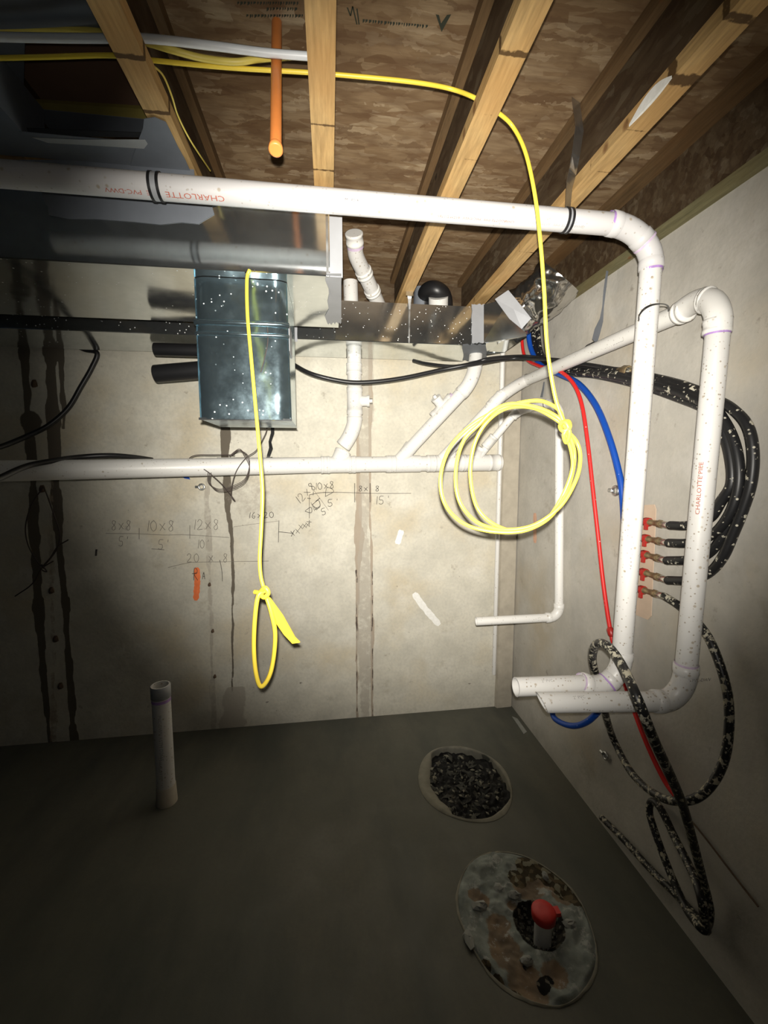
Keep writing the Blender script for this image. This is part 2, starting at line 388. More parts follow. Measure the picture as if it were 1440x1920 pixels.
# ------------------------------------------------------------------ room shell
def wallY(x): return WY0+(x-WX0)*WSL
def build_back_wall():
    x0, x1, z0, z1 = -2.5, RX+.0, 0.0, 2.45; st = .0085
    nx = int((x1-x0)/st); nz = int((z1-z0)/st)
    X = np.linspace(x0, x1, nx+1); Z = np.linspace(z0, z1, nz+1)
    XX, ZZ = np.meshgrid(X, Z); Y = WY0+(XX-WX0)*WSL
    co = np.stack([XX-0, Y, ZZ], -1).reshape(-1, 3)
    i = np.arange(nx); j = np.arange(nz); I, J = np.meshgrid(i, j); a = (J*(nx+1)+I).ravel()
    faces = np.stack([a, a+1, a+nx+2, a+nx+1], -1)
    nv = len(co)
    # projected pixel position of each vertex is used only to measure stain positions on the wall
    wet = np.zeros(nv); pale = np.zeros(nv); dark = np.zeros(nv); blot = np.zeros(nv)
    x = co[:, 0]; z = co[:, 2]
    rng = np.random.RandomState(3)
    def wob(zz, amp, seed):
        r = np.random.RandomState(seed); s = 0
        for k in range(6): s = s+np.sin(zz*(4+k*9)+r.rand()*6.28)*amp/(1+k*.6)*(r.rand()*.8+.3)
        return s
    def streak(arr, pts, wid, seed, val=1., soft=.006, wa=.3):
        """pts: (px,py) down the wall; wid: matching half widths in metres"""
        W = [PW(*p) for p in pts]
        zs = np.array([q.z for q in W])[::-1]; xs = np.array([q.x for q in W])[::-1]; ww = np.array(wid)[::-1]
        cx = np.interp(z, zs, xs)+wob(z, .004, seed); hw = np.interp(z, zs, ww)*(1+wob(z, wa, seed+9))
        m = np.clip((hw-np.abs(x-cx))/soft+.5, 0, 1)*val
        m[(z < zs[0]-.01) | (z > zs[-1]+.01)] = 0
        arr[:] = np.maximum(arr, m)
    def blob(arr, px, py, rx, rz, val=1., soft=.5):
        c = PW(px, py); d = np.sqrt(((x-c.x)/rx)**2+((z-c.z)/rz)**2)
        arr[:] = np.maximum(arr, np.clip((1-d)/soft+.5, 0, 1)*val)
    streak(wet, [(40, 560), (52, 760), (60, 880), (62, 1000), (72, 1130), (82, 1260), (92, 1390)], [.018, .020, .030, .027, .024, .019, .012], 1)
    blob(wet, 57, 790, .055, .06)
    streak(wet, [(92, 560), (96, 700), (102, 860), (108, 1000), (122, 1130), (132, 1290), (139, 1388)], [.040, .032, .030, .022, .019, .018, .022], 2)
    streak(wet, [(113, 600), (116, 700), (118, 800)], [.020, .018, .012], 5)
    streak(wet, [(422, 780), (424, 860), (427, 960), (434, 1010), (436, 1130), (437, 1295)], [.022, .020, .015, .014, .009, .003], 3)
    streak(pale, [(672, 640), (672, 900), (672, 1000), (670, 1100), (670, 1345)], [.016, .013, .022, .012, .008], 14, .9)
    streak(pale, [(694, 640), (694, 900), (697, 1100), (698, 1345)], [.012, .009, .009, .007], 15, .95)
    streak(blot, [(683, 640), (683, 900), (684, 1345)], [.055, .045, .04], 16, .62, .02)
    streak(dark, [(669, 1072), (670, 1090)], [.004, .004], 21); streak(dark, [(698, 1072), (699, 1095)], [.004, .004], 22)
    streak(dark, [(669, 1110), (670, 1345)], [.002, .0025], 23, .8, .004); streak(dark, [(698, 1120), (698, 1345)], [.002, .0025], 24, .8, .004)
    streak(dark, [(669, 1160), (669, 1180)], [.004, .004], 25); streak(dark, [(698, 1160), (698, 1182)], [.005, .005], 26)
    streak(blot, [(388, 900), (392, 1080), (402, 1380)], [.016, .014, .02], 18, .6)
    streak(blot, [(440, 1290), (432, 1390)], [.08, .09], 19, .75, .03)
    blob(blot, 470, 930, .18, .25, .5, 1.2); blob(blot, 300, 950, .2, .12, .35, 1.); blob(blot, 1000, 1000, .1, .3, .4, 1)
    streak(pale, [(95, 880), (100, 1390)], [.012, .02], 29, .5)
    for px, py in ((500, 1317), (880, 1282), (565, 1281), (745, 1100), (740, 1175)): blob(dark, px, py, .018, .008, .55, 1)
    me = bpy.data.meshes.new('wall_back')
    me.vertices.add(nv); me.vertices.foreach_set('co', co.ravel())
    me.loops.add(len(faces)*4); me.loops.foreach_set('vertex_index', faces.ravel())
    me.polygons.add(len(faces)); me.polygons.foreach_set('loop_start', np.arange(len(faces))*4)
    me.update(calc_edges=True)
    for an, arr in (('wet', wet), ('pale', pale), ('dark', dark), ('blot', blot)):
        at = me.attributes.new(an, 'FLOAT', 'POINT'); at.data.foreach_set('value', arr.astype(np.float32))
    me.materials.append(M['wall'])
    o = bpy.data.objects.new('wall_back', me); COL.objects.link(o); struct(o, 'stained grey poured concrete back wall')
    ORG[o.name] = Vector((0, 0, 0))
    b = MB(); b.box((-2.5, wallY(-2.5)+.004, 0), (RX, wallY(-2.5)+.24, 2.45))
    b.v = [v+Vector((0, (v.x+2.5)*WSL, 0)) for v in b.v]
    b.build('concrete_core', M['cement'], o)
    return o
WALL = build_back_wall()
struct(MB().box((RX, -2.2, 0), (RX+.24, 2.9, 2.45)).build('wall_right', M['wall_r'], origin=(0, 0, 0)), 'bare grey concrete right wall')
WR = bpy.data.objects['wall_right']
# corner strip of patched cement between the two walls
b = MB(); q = [(1.095, wallY(1.095)-.0), (1.105, wallY(1.1)-.022), (1.208, wallY(1.2)-.018), (RX, wallY(RX))]
q = [(x, y) for x, y in q]
vs = []; NZ = 60
for k in range(NZ+1):
    z = 2.44*k/NZ
    for i, (x, y) in enumerate(q):
        j = .004*mnoise.noise(Vector((i*3.1, z*7, 0)))
        vs.append((x+j, y+j if i in (1, 2) else y, z))
fs = [(k*4+i, k*4+i+1, k*4+5+i, k*4+4+i) for k in range(NZ) for i in range(3)]
fs += [(3, 2, 1, 0), (NZ*4, NZ*4+1, NZ*4+2, NZ*4+3)]
fs += [(k*4+3, k*4, k*4+4, k*4+7) for k in range(NZ)]
b.add(vs, fs); struct(b.build('trim_1', M['cement'], origin=(0, 0, 0)), 'rough cement strip filling the wall corner')
# sills and rims
struct(MB().box((RX-.02, -2.2, 2.45), (RX+.13, 2.8, 2.488)).build('trim_2', M['sill'], origin=(0, 0, 0)), 'treated lumber sill on the right wall')
struct(MB().box((RX+.004, -2.2, 2.488), (RX+.04, 2.8, SUB)).build('trim_3', M['rim'], origin=(0, 0, 0)), 'strand board rim on the right sill')
struct(MB().box((RX-.045, -2.2, SUB-.038), (RX+.004, 2.6, SUB)).build('trim_4', M['lumber_shaded'], origin=(0, 0, 0)), 'upper rim flange')
struct(MB().box((-2.5, 2.60, 2.45), (RX-.02, 2.80, 2.488)).build('trim_5', M['sill'], origin=(0, 0, 0)), 'sill on the back wall')
struct(MB().box((-2.5, 2.66, 2.488), (RX, 2.69, SUB)).build('trim_6', M['rim'], origin=(0, 0, 0)), 'rim board over the back wall')
CEIL = struct(MB().box((-2.6, -2.2, SUB), (RX+.2, 2.9, SUB+.018)).build('ceiling', M['osb'], origin=(0, 0, 0)), 'strand board subfloor overhead')

# floor with two round openings
H1 = (.675, 2.010, .232, .264); H2 = (.676, 1.322, .232, .262)
def build_floor():
    b = MB(); xs = [-2.6, .376, .976, RX+.1]; ys = [-2.2, 1.022, 1.622, 1.71, 2.31, 2.8]
    for i in range(3):
        for j in range(5):
            x0, x1, y0, y1 = xs[i], xs[i+1], ys[j], ys[j+1]
            if i == 1 and j in (1, 3):
                cx, cyy, rx, ry = H2 if j == 1 else H1; n = 64; vs = []
                for k in range(n):
                    a = 2*math.pi*(k+.5)/n; c, s_ = math.cos(a), math.sin(a)
                    wv = 1+.012*math.sin(3*a+1)+.008*math.sin(7*a)
                    vs.append((cx+rx*c*wv, cyy+ry*s_*wv, 0))
                for k in range(n):
                    a = 2*math.pi*(k+.5)/n; c, s_ = math.cos(a), math.sin(a)
                    t = min((x1-x0)/2/max(abs(c), 1e-6), (y1-y0)/2/max(abs(s_), 1e-6))
                    vs.append(((x0+x1)/2+c*t, (y0+y1)/2+s_*t, 0))
                b.add(vs, [(k, n+k, n+(k+1) % n, (k+1) % n) for k in range(n)])
                m = (x0+x1)/2, (y0+y1)/2
                for k in range(n):      # corner fills
                    p, q2 = Vector(vs[n+k]), Vector(vs[n+(k+1) % n])
                    if abs(p.x-q2.x) > 1e-6 and abs(p.y-q2.y) > 1e-6:
                        cc = Vector((x1 if p.x > m[0] else x0, y1 if p.y > m[1] else y0, 0))
                        b.add([p, cc, q2], [(0, 1, 2)])
                # side of the opening
                b.add([v for v in vs[:n]]+[(v[0], v[1], -.16) for v in vs[:n]], [((k+1) % n, k, n+k, n+(k+1) % n) for k in range(n)])
                b.add([(v[0], v[1], -.16) for v in vs[:n]], [tuple(range(n))])
            else: b.add([(x0, y0, 0), (x1, y0, 0), (x1, y1, 0), (x0, y1, 0)], [(0, 1, 2, 3)])
    return struct(b.build('floor', M['floor'], origin=(0, 0, 0)), 'dark grey concrete slab')
build_floor()

# ------------------------------------------------------------------ joists
def grid_bar(x0, x1, y0, y1, z0, z1, step=.012):
    n = int((y1-y0)/step); vs = []
    for k in range(n+1):
        y = y0+(y1-y0)*k/n
        vs += [(x0, y, z0), (x1, y, z0), (x1, y, z1), (x0, y, z1)]
    fs = [(k*4+i, k*4+(i+1) % 4, k*4+4+(i+1) % 4, k*4+4+i) for k in range(n) for i in range(4)]
    fs += [(3, 2, 1, 0), (n*4, n*4+1, n*4+2, n*4+3)]
    return vs, fs
def joist(x, marks, label, webmarks=(), y0=-2.1, y1=2.62, hw=.030):
    t = thing('floor_joist', (x, y0, JB), label, 'joist', 'floor joists under the subfloor')
    for z0, nm in ((JB, 'flange'), (SUB-.036, 'flange')):
        b = MB(); vs, fs = grid_bar(x-hw, x+hw, y0, y1, z0, z0+.034); b.add(vs, fs)
        vals = [0.]*len(vs)
        if z0 == JB:
            for i, v in enumerate(vs):
                for m, wd in marks: vals[i] = max(vals[i], max(0, 1-abs(v[1]-m)/(wd*1.2)))
        b.build(nm, M['lumber'] if z0 == JB else M['lumber_shaded'], t, attr={'mark': vals})
    b = MB(); nz, st = 20, .014; ny = int((y1-y0)/st); vs = []; vals = []
    for j in range(ny+1):
        y = y0+(y1-y0)*j/ny
        for k in range(nz+1):
            z = JB+.034+(SUB-.036-JB-.034)*k/nz; vs.append((x-.005, y, z))
            vals.append(max([0.]+[1. if abs(y-a) < .012 and abs(z-c) < .012 else 0. for a, c in webmarks]))
    fs = [(j*(nz+1)+k, j*(nz+1)+k+1, (j+1)*(nz+1)+k+1, (j+1)*(nz+1)+k) for j in range(ny) for k in range(nz)]
    b.add(vs, fs); b.add([(v[0]+.010, v[1], v[2]) for v in vs], [q[::-1] for q in fs])
    b.build('web', M['osb_web'], t, attr={'mark': vals+vals})
    return t
yj = lambda px, py, wd=.006: (PZ(px, py, JB).y, wd)
joist(-1.222, [], 'far left floor joist, mostly hidden above the taped duct')
joist(-.815, [], 'floor joist left of the taped return opening')
joist(-.412, [yj(260, 108, .012), yj(285, 210, .006)], 'floor joist beside the taped return opening, its end covered in grey tape')
joist(-.006, [yj(600, 134), yj(605, 236, .007), yj(608, 318)], 'floor joist just right of the orange pipe, running straight away')
wm = [(PX(805, 280, .385).y, PX(805, 280, .385).z), (PX(795, 318, .385).y, PX(795, 318, .385).z), (PX(815, 183, .385).y, 2.66)]
joist(.398, [yj(962, 100, .012), yj(910, 212), yj(870, 300)], 'floor joist that the yellow cable passes through before it hangs', wm)
wm = [(PX(1015, 300, .79).y, PX(1015, 300, .79).z), (PX(1130, 125, .79).y, PX(1130, 125, .79).z)]
joist(.806, [yj(1390, 35, .014), yj(1280, 150, .024), yj(1195, 243), yj(1125, 320), (PZ(930, 470, JB).y, .008)], 'floor joist nearest the right wall with the long hanger strap', wm)

# ------------------------------------------------------------------ pipe helpers
def arc_between(pa, corner, pb, n=12):
    """quadratic-ish round bend from pa to pb with tangents to corner"""
    pts = []
    pa, c, pb = Vector(pa), Vector(corner), Vector(pb)
    k = .56
    for i in range(n+1):
        t = i/n; a = c*k+pa*(1-k); b2 = c*k+pb*(1-k)
        pts.append(pa*(1-t)**3+a*3*t*(1-t)**2+b2*3*t*t*(1-t)+pb*t**3)
    return pts
def ringpart(parent, c, d, r, w, mat, name='primer_ring', extra=.0012):
    c = Vector(c); d = Vector(d).normalized()
    return MB().cyl(c-d*w/2, c+d*w/2, r+extra, seg=24, caps=False).build(name, mat, parent)
def elbow(parent, pa, corner, pb, r, mat, rings=(0, 0, 0), hub=.004, hl=.028, mid=False):
    pa, corner, pb = Vector(pa), Vector(corner), Vector(pb)
    pts = arc_between(pa, corner, pb)
    b = MB(); b.tube(pts, r+hub*.6, 24, caps=False)
    da = (pa-corner).normalized(); db = (pb-corner).normalized()
    for p, d in ((pa, da), (pb, db)):
        b.tube([p-d*hl*.3, p-d*hl*.1, p+d*hl*.7, p+d*hl*.74], [r+hub*.7, r+hub, r+hub, r], 24)
    if mid:
        m = pts[6]; d = (pts[7]-pts[5]).normalized(); b.tube([m-d*.012, m-d*.01, m+d*.01, m+d*.012], [r+hub*.6, r+hub*1.1, r+hub*1.1, r+hub*.6], 24)
    e = b.build('elbow', mat, parent)
    if rings[0]: ringpart(e, pa+da*hl*.85, da, r, .007, rings[0])
    if rings[2]: ringpart(e, pb+db*hl*.85, db, r, .007, rings[2])
    if rings[1]:
        m = pts[6]; d = (pts[7]-pts[5]).normalized(); ringpart(e, m+d*.015, d, r+hub, .006, rings[1])
    return e
def seg(parent, a, b, r, mat, open_end=False, name='pipe'):
    m = MB()
    if open_end: m.pipe_open(a, b, r)
    else: m.cyl(a, b, r, seg=28)
    return m.build(name, mat, parent)
def coupling(parent, c, d, r, mat, L=.05, hub=.005, name='coupling'):
    c = Vector(c); d = Vector(d).normalized(); h = L/2
    return MB().tube([c-d*h, c-d*(h-.001), c-d*(h-.012), c-d*(h-.013), c+d*(h-.013), c+d*(h-.012), c+d*(h-.001), c+d*h],
                     [r, r+hub, r+hub, r+hub*.7, r+hub*.7, r+hub, r+hub, r], 28).build(name, mat, parent)
def text_mesh(txt, size):
    cu = bpy.data.curves.new('lettering_source', 'FONT'); cu.body = txt; cu.size = size; cu.resolution_u = 2
    ob = bpy.data.objects.new('lettering_source', cu); COL.objects.link(ob)
    dg = bpy.context.evaluated_depsgraph_get(); me = bpy.data.meshes.new_from_object(ob.evaluated_get(dg))
    vs = [v.co.copy() for v in me.vertices]; fs = [tuple(p.vertices) for p in me.polygons]
    bpy.data.objects.remove(ob); bpy.data.curves.remove(cu); bpy.data.meshes.remove(me)
    return vs, fs
def print_on(parent, txt, start, axis, out, r, size, mat, name='printed_lettering', stretch=1.0):
    vs, fs = text_mesh(txt, size); a = Vector(axis).normalized(); o = Vector(out); o = (o-a*o.dot(a)).normalized(); u = o.cross(a)
    res = []
    for v in vs:
        t = (v.y-size*.35)/r; res.append(Vector(start)+a*v.x*stretch+(o*math.cos(t)+u*math.sin(t))*(r+.0006))
    return MB().add(res, fs).build(name, mat, parent)
TOCAM = lambda p: (O-Vector(p)).normalized()

# ------------------------------------------------------------------ upper drain line: overhead run, drop, stub
R2 = .0302
YU = 1.25
t = thing('drain_pipe', PY(965, 1288, YU), 'white drain pipe crossing overhead, then dropping at right to the farther open stub', 'pipe')
A0 = PY(-60, 321, YU); A1 = PY(1155, 421, YU+.0); C1 = PY(1222, 436, YU); B1 = PY(1221, 492, YU)
D1 = PY(1166, 1232, YU); C2 = PY(1160, 1300, YU); S0 = PY(1100, 1283, YU); S1 = PY(967, 1288, YU)
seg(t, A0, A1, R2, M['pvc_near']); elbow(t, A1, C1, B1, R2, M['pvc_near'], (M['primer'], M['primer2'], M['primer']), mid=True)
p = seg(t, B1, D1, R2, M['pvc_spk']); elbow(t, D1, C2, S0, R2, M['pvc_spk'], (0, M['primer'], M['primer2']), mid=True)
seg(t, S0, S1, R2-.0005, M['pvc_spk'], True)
ax = (A0-A1).normalized()
pc = lambda px: PY(px, 321+(px+60)*100/1215, YU)
dn = Vector((0, -.52, -.85))
print_on(t, 'CHARLOTTE', pc(424), ax, dn, R2, .019, M['inkred'], stretch=1.35)
print_on(t, 'PIPE  PVC-DWV', pc(305), ax, dn, R2, .015, M['inkred'], stretch=1.3)
print_on(t, 'CHARLOTTE PIPE  ASTM D2665', pc(1090), ax, Vector((0, -.60, -.80)), R2, .010, M['inkgrey'], stretch=1.25)
print_on(t, 'CHARLOTTE PIPE  PVC-DWV  ASTM D1785', pc(960), ax, Vector((0, -.55, -.83)), R2, .009, M['inkred'], stretch=1.3)
print_on(t, '2665 / D1785 PVC', pc(622), -ax, Vector((0, -.9, .05)), R2, .008, M['inkgrey'])
print_on(t, 'M1 A01K', pc(646), -ax, Vector((0, -.9, -.30)), R2, .010, M['ink'])
print_on(t, 'PVC-DWV CHARLOTTE', PY(1178, 1190, YU), Vector((0, 0, 1)), Vector((-.99, -.25, 0)), R2, .013, M['inkgrey'], stretch=1.2)
print_on(t, '2" PVC', PY(1010, 1286, YU), Vector((1, 0, 0)), Vector((0, -.55, .8)), R2, .013, M['inkgrey'])

# ------------------------------------------------------------------ main drain along the back wall with its branches
R3 = .0445
def dd(px): return np.interp(px, [0, 100, 500, 940], [1.82, 1.92, 2.33, 2.56])
t = thing('drain_pipe', PD(-40, 883, 1.78), 'white plastic main drain along the back wall with wye branches and a second dropped stub', 'pipe')
MAIN = t
def mp(px): return PD(px, 880-px*.0135, dd(px))
m0, m1 = PD(-40, 884, 1.78), mp(600)
seg(t, m0, m1, R3, M['pvc'])
dirm = (mp(700)-mp(500)).normalized()
seg(t, m1, mp(938), R3-.0005, M['pvc'])
for px in (438,): coupling(t, mp(px), dirm, R3, M['pvc'], .16, .003)
for px, L in ((610, .05), (660, .04), (735, .04), (808, .05), (868, .03), (925, .07)): coupling(t, mp(px), dirm, R3, M['pvc'], L)
def wye(px0, p_to, r, hubr=.005, L=.26):
    a = mp(px0); p_to = Vector(p_to); d = (p_to-a).normalized()
    b = MB(); b.tube([a-d*.0, a+d*L*.80, a+d*L*.81, a+d*L, a+d*(L+.002)], [r+hubr*.6, r+hubr*.6, r+hubr, r+hubr, r], 24)
    b.tube([a-dirm*.07, a+dirm*.13], r+hubr*.9 if r > .04 else R3+.004, 28)
    b.build('wye_fitting', M['pvc'], t); return a+d*L*.9
# riser 1: 45 then vertical with clean-out
rr = .0435
k0 = PD(652, 822, 2.42); v0 = PD(665, 786, 2.40); v1 = PD(664, 640, 2.42)
w1 = wye(632, PD(652, 826, 2.42), .041, L=.085)
elbow(t, PD(646, 833, 2.42), PD(665, 808, 2.41), v0, .040, M['pvc'], hl=.02)
seg(t, v0, v1, .040, M['pvc'])
def cleanout(c, d, side, r):
    c = Vector(c); d = Vector(d).normalized(); side = Vector(side).normalized()
    b = MB(); b.tube([c-d*.075, c-d*.074, c-d*.05, c-d*.049, c+d*.049, c+d*.05, c+d*.074, c+d*.075], [r, r+.005, r+.005, r+.003, r+.003, r+.005, r+.005, r], 24)
    b.cyl(c, c+side*(r+.030), r*.72); f = b.build('cleanout_tee', M['pvc'], t)
    p = c+side*(r+.030)
    MB().cyl(p, p+side*.014, r*.80, seg=16).cyl(p+side*.014, p+side*.030, r*.34, seg=4).build('cleanout_plug', M['pvc'], f)
cleanout(PD(665, 752, 2.40), (0, 0, 1), (1, -.15, 0), .040)
coupling(t, PD(664, 692, 2.41), (0, 0, 1), .040, M['pvc'], .06)
# upper pieces of riser 1 rising between the joists
seg(t, PY(659, 585, 2.36), PY(657, 528, 2.36), .038, M['pvc'])
e0, e1, e2, e3 = PY(714, 580, 2.36), PY(683, 512, 2.17), PY(668, 480, 2.09), PY(664, 441, 2.02)
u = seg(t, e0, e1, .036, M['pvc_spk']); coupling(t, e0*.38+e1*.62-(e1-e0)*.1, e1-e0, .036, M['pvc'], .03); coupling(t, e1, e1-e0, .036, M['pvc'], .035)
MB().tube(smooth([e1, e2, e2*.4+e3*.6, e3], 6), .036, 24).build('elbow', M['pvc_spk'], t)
coupling(t, e3-(e3-e2).normalized()*.015, e3-e2, .036, M['pvc'], .05, .004); ringpart(t, e3-(e3-e2).normalized()*.045, e3-e2, .037, .012, M['primer2'])
# black vent elbow behind the rear duct
vb = thing('black_vent_elbow', PY(825, 590, 2.4), 'black pipe elbow with a pale collar showing over the rear duct between joists', 'pipe')
MB().tube(smooth([PY(792, 600, 2.44), PY(795, 560, 2.42), PY(804, 545, 2.36), PY(820, 545, 2.33), PY(832, 560, 2.36), PY(834, 600, 2.42)], 6), .045, 20).build('elbow', M['black'], vb)
MB().tube([PY(822, 556, 2.33), PY(822, 575, 2.36)], .052, 24).build('collar', M['pvc'], vb)
MB().tube([PY(790, 590, 2.44), PY(793, 540, 2.42)], .048, 20).build('sleeve', M['tape'], vb)
# branch 2: long 45 with clean-out, up to an elbow under the duct
r2 = .036
b0 = mp(742); b1 = PD(868, 734, 2.36)
w2 = wye(746, PD(790, 812, 2.45), r2, L=.13)
seg(t, b0, b1, r2, M['pvc']); d2 = (b1-b0).normalized()
cleanout(PD(832, 766, 2.40), d2, PD(814, 742, 2.36)-PD(832, 766, 2.40), r2)
ringpart(t, PD(851, 748, 2.38), d2, r2+.001, .02, M['primer2'])
elbow(t, PD(869, 733, 2.36), PD(886, 716, 2.34), PD(890, 690, 2.36), r2, M['pvc'], hl=.03)
seg(t, PD(890, 690, 2.36), PD(893, 655, 2.40), r2, M['pvc'])
coupling(t, PD(822, 782, 2.41), d2, r2, M['pvc'], .03, .004)
# branch 3: up along the right wall, over and down to the front stub
f0 = mp(820); f1 = PD(945, 737, 2.36); f2 = PX(1000, 706, 1.13)
w3 = wye(826, PD(860, 832, 2.5), R2, L=.10)
seg(t, f0, f1, R2, M['pvc']); coupling(t, PD(930, 752, 2.38), f1-f0, R2, M['pvc'], .09, .004)
XS = 1.125
g0 = PX(1000, 706, 1.13); g1 = PX(1272, 588, XS-.01)
elbow(t, PD(930, 752, 2.38), PD(950, 732, 2.36), PX(985, 714, 1.12), R2, M['pvc'])
sl = seg(t, PX(985, 714, 1.12), g1, R2, M['pvc'])
print_on(t, 'PVC-DWV ASTM D2665', PX(1112, 668, 1.127), g1-g0, Vector((-.9, -.45, .1)), R2, .018, M['inkgrey'], stretch=1.3)
h0 = PX(1308, 562, XS-.02); h1 = PX(1338, 575, XS-.045); XD, = (1.085,)
top2 = PX(1346, 622, XD); bot2 = PX(1286, 1258, XD+.0)
g1e = g1
pk = PX(1318, 552, XS-.02)
MB().tube(smooth([g1e, PX(1290, 574, XS-.012), PX(1312, 563, XS-.018), PX(1334, 566, XS-.03), PX(1346, 590, XD), top2], 6), R2+.003, 24).build('elbow', M['pvc'], t)
coupling(t, PX(1281, 584, XS-.01), (g1-g0), R2, M['pvc'], .035, .006)
coupling(t, PX(1325, 563, XS-.025), Vector((.1, -.8, -.2)), R2+.002, M['pvc'], .02, .005)
coupling(t, PX(1345, 612, XD), (0, 0, 1), R2, M['pvc'], .04, .005); ringpart(t, PX(1345, 626, XD), (0, 0, 1), R2, .008, M['primer'])
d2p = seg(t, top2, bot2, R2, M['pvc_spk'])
YB = bot2.y; 
sc = Vector((bot2.x, YB, PY(1280, 1320, YB).z)); s0 = PY(1238, 1315, YB+.01); s1 = PY(1014, 1317, YB+.03)
sc = PY(1282, 1316, YB+.005)
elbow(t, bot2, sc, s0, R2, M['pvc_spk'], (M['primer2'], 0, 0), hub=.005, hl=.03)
e_tip = s1
# front stub with slanted open end
b = MB(); dS = (s0-s1).normalized(); b.pipe_open(s0, s1, R2, seg=28)
for v in b.v:
    if (v-s1).dot(dS) < .004: v += dS*(.016*((s1.z-v.z)/R2+.2))
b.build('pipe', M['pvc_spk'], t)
print_on(t, 'CHARLOTTE PIPE', Vector((XD, top2.y, PX(1302, 962, XD).z)), Vector((0, 0, 1)), Vector((-1, -.28, 0)), R2, .017, M['inkred'], stretch=1.15)
print_on(t, 'PVC-DWV', bot2+Vector((-.012, 0, -.012)), Vector((1, 0, 0)), Vector((-.35, -.9, 0)), R2+.006, .014, M['inkgrey'])
print_on(t, '2" PVC', PY(1068, 1317, YB+.02), Vector((1, 0, 0)), Vector((0, -.55, .8)), R2, .013, M['inkgrey'])
# branch 4: small line round the corner with its own drop
r4 = .0215
i0 = mp(888); i1 = PD(963, 778, 2.40); i2 = PX(1046, 750, 1.165)
w4 = wye(888, PD(905, 840, 2.5), r4+.004, L=.10)
seg(t, i0, i1, r4, M['pvc']); coupling(t, PD(918, 828, 2.46), i1-i0, r4, M['pvc'], .08, .005); coupling(t, PD(966, 776, 2.39), i1-i0, r4, M['pvc'], .05, .004)
X4 = 1.16
t4 = PX(1049, 785, X4); bt4 = PX(1048, 1138, X4)
elbow(t, PD(970, 774, 2.39), PD(978, 768, 2.38), PX(992, 765, 1.14), r4, M['pvc'], hl=.02)
seg(t, PX(992, 765, 1.14), PX(1028, 757, X4), r4, M['pvc']); elbow(t, PX(1028, 757, X4), PX(1050, 752, X4), t4, r4, M['pvc'], hl=.02)
seg(t, t4, bt4, r4, M['pvc']); YY = bt4.y
elbow(t, bt4, PY(1048, 1157, YY), PY(1030, 1158, YY), r4, M['pvc'], hl=.025, hub=.004)
seg(t, PY(1030, 1158, YY), PY(893, 1165, YY+.02), r4, M['pvc'], True)

# thin white conduit standing in the corner
p0, p1 = PW(943, 648, .11), PW(926, 1264, .05)
tag(MB().tube([p0, p0*.5+p1*.5, p1], [.015, .014, .013], 12).build('conduit', M['whitetube']), 'thin white plastic tube hanging straight down in the corner', 'conduit')
bpy.data.objects['conduit'].data.materials[0] = M['pvc']

# standpipe and sump items on the floor
sb = PZ(313, 1503, 0); th = thing('standpipe', (sb.x, sb.y, 0), 'white plastic standpipe rising from the floor on the left, open at top', 'pipe')
st_top = 1.62; g = ray(316, 1283); zt = CAMZ+g.z*(sb.y/g.y)
rs = .0445
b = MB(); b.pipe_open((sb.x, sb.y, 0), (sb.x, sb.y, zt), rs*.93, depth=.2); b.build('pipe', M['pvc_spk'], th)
b = MB(); b.tube([(sb.x, sb.y, zt-.062), (sb.x, sb.y, zt-.060), (sb.x, sb.y, zt-.002), (sb.x, sb.y, zt)], [rs*.93, rs*.99, rs*.99, rs*.94], 28, caps=False)
b.build('rim_sleeve', M['tape_l'], th)
ringpart(th, (sb.x, sb.y, zt-.072), (0, 0, 1), rs*.93, .014, M['primer'])
MB().tube([(sb.x, sb.y, 0.001), (sb.x, sb.y, .09), (sb.x, sb.y, .092)], [rs*1.08, rs*.99, rs*.93], 28).build('concrete_collar', M['cement'], th)
print_on(th, 'PVC-DWV ASTM D2665', (sb.x, sb.y, zt-.13), (0, 0, -1), (.1, -1, 0), rs*.93, .022, M['inkgrey'])
print_on(th, 'CHARLOTTE', (sb.x, sb.y, .26), (0, 0, -1), (-.1, -1, 0), rs*.93, .02, M['inkgrey'])

def polar(cx, cyy, rx, ry, hf, nr=40, na=110):
    vs = [(cx, cyy, hf(cx, cyy, 0))]
    for i in range(1, nr+1):
        for k in range(na):
            a = 2*math.pi*k/na; q = i/nr; wv = 1+(.012*math.sin(3*a+1)+.008*math.sin(7*a))*q
            x, y = cx+rx*q*wv*math.cos(a), cyy+ry*q*wv*math.sin(a); vs.append((x, y, hf(x, y, q)))
    fs = [(0, 1+k, 1+(k+1) % na) for k in range(na)]
    fs += [(1+(i-1)*na+k, 1+i*na+k, 1+i*na+(k+1) % na, 1+(i-1)*na+(k+1) % na) for i in range(1, nr) for k in range(na)]
    return vs, fs
def nz(x, y, s, o=0): return mnoise.fractal(Vector((x*s, y*s, o)), 1.0, 2.0, 4)
def m_debris():
    n = NT('black_plastic_debris'); v = n.vor(42); a = n.sep(v)[0]; f = n.noise(30, 5, .7)
    c = n.ramp(a, [(0, (.006, .006, .007)), (.62, (.014, .015, .015)), (.86, (.06, .06, .055)), (.93, (.20, .19, .15)), (1, (.36, .35, .29))], 'CONSTANT')
    c = n.mix(n.ramp(f, [(.45, .9), (.6, 0.)]), c, (.008, .008, .009))
    n.bump(n.mix(.5, a, f), .8, .01); return n.out(c, .6, 0., .25)
M['debris'] = m_debris()
def h1f(x, y, q):
    if q > .93: return .002+.006*nz(x, y, 25)
    edge = .0
    xx = (x-H1[0])/H1[2]
    ledge = -.01 if (xx < -.72) else None
    base = -.055+.02*nz(x, y, 14, 3)+.010*nz(x, y, 50)
    if q > .80: return base*(.93-q)/.13+.004*nz(x, y, 30)
    return base
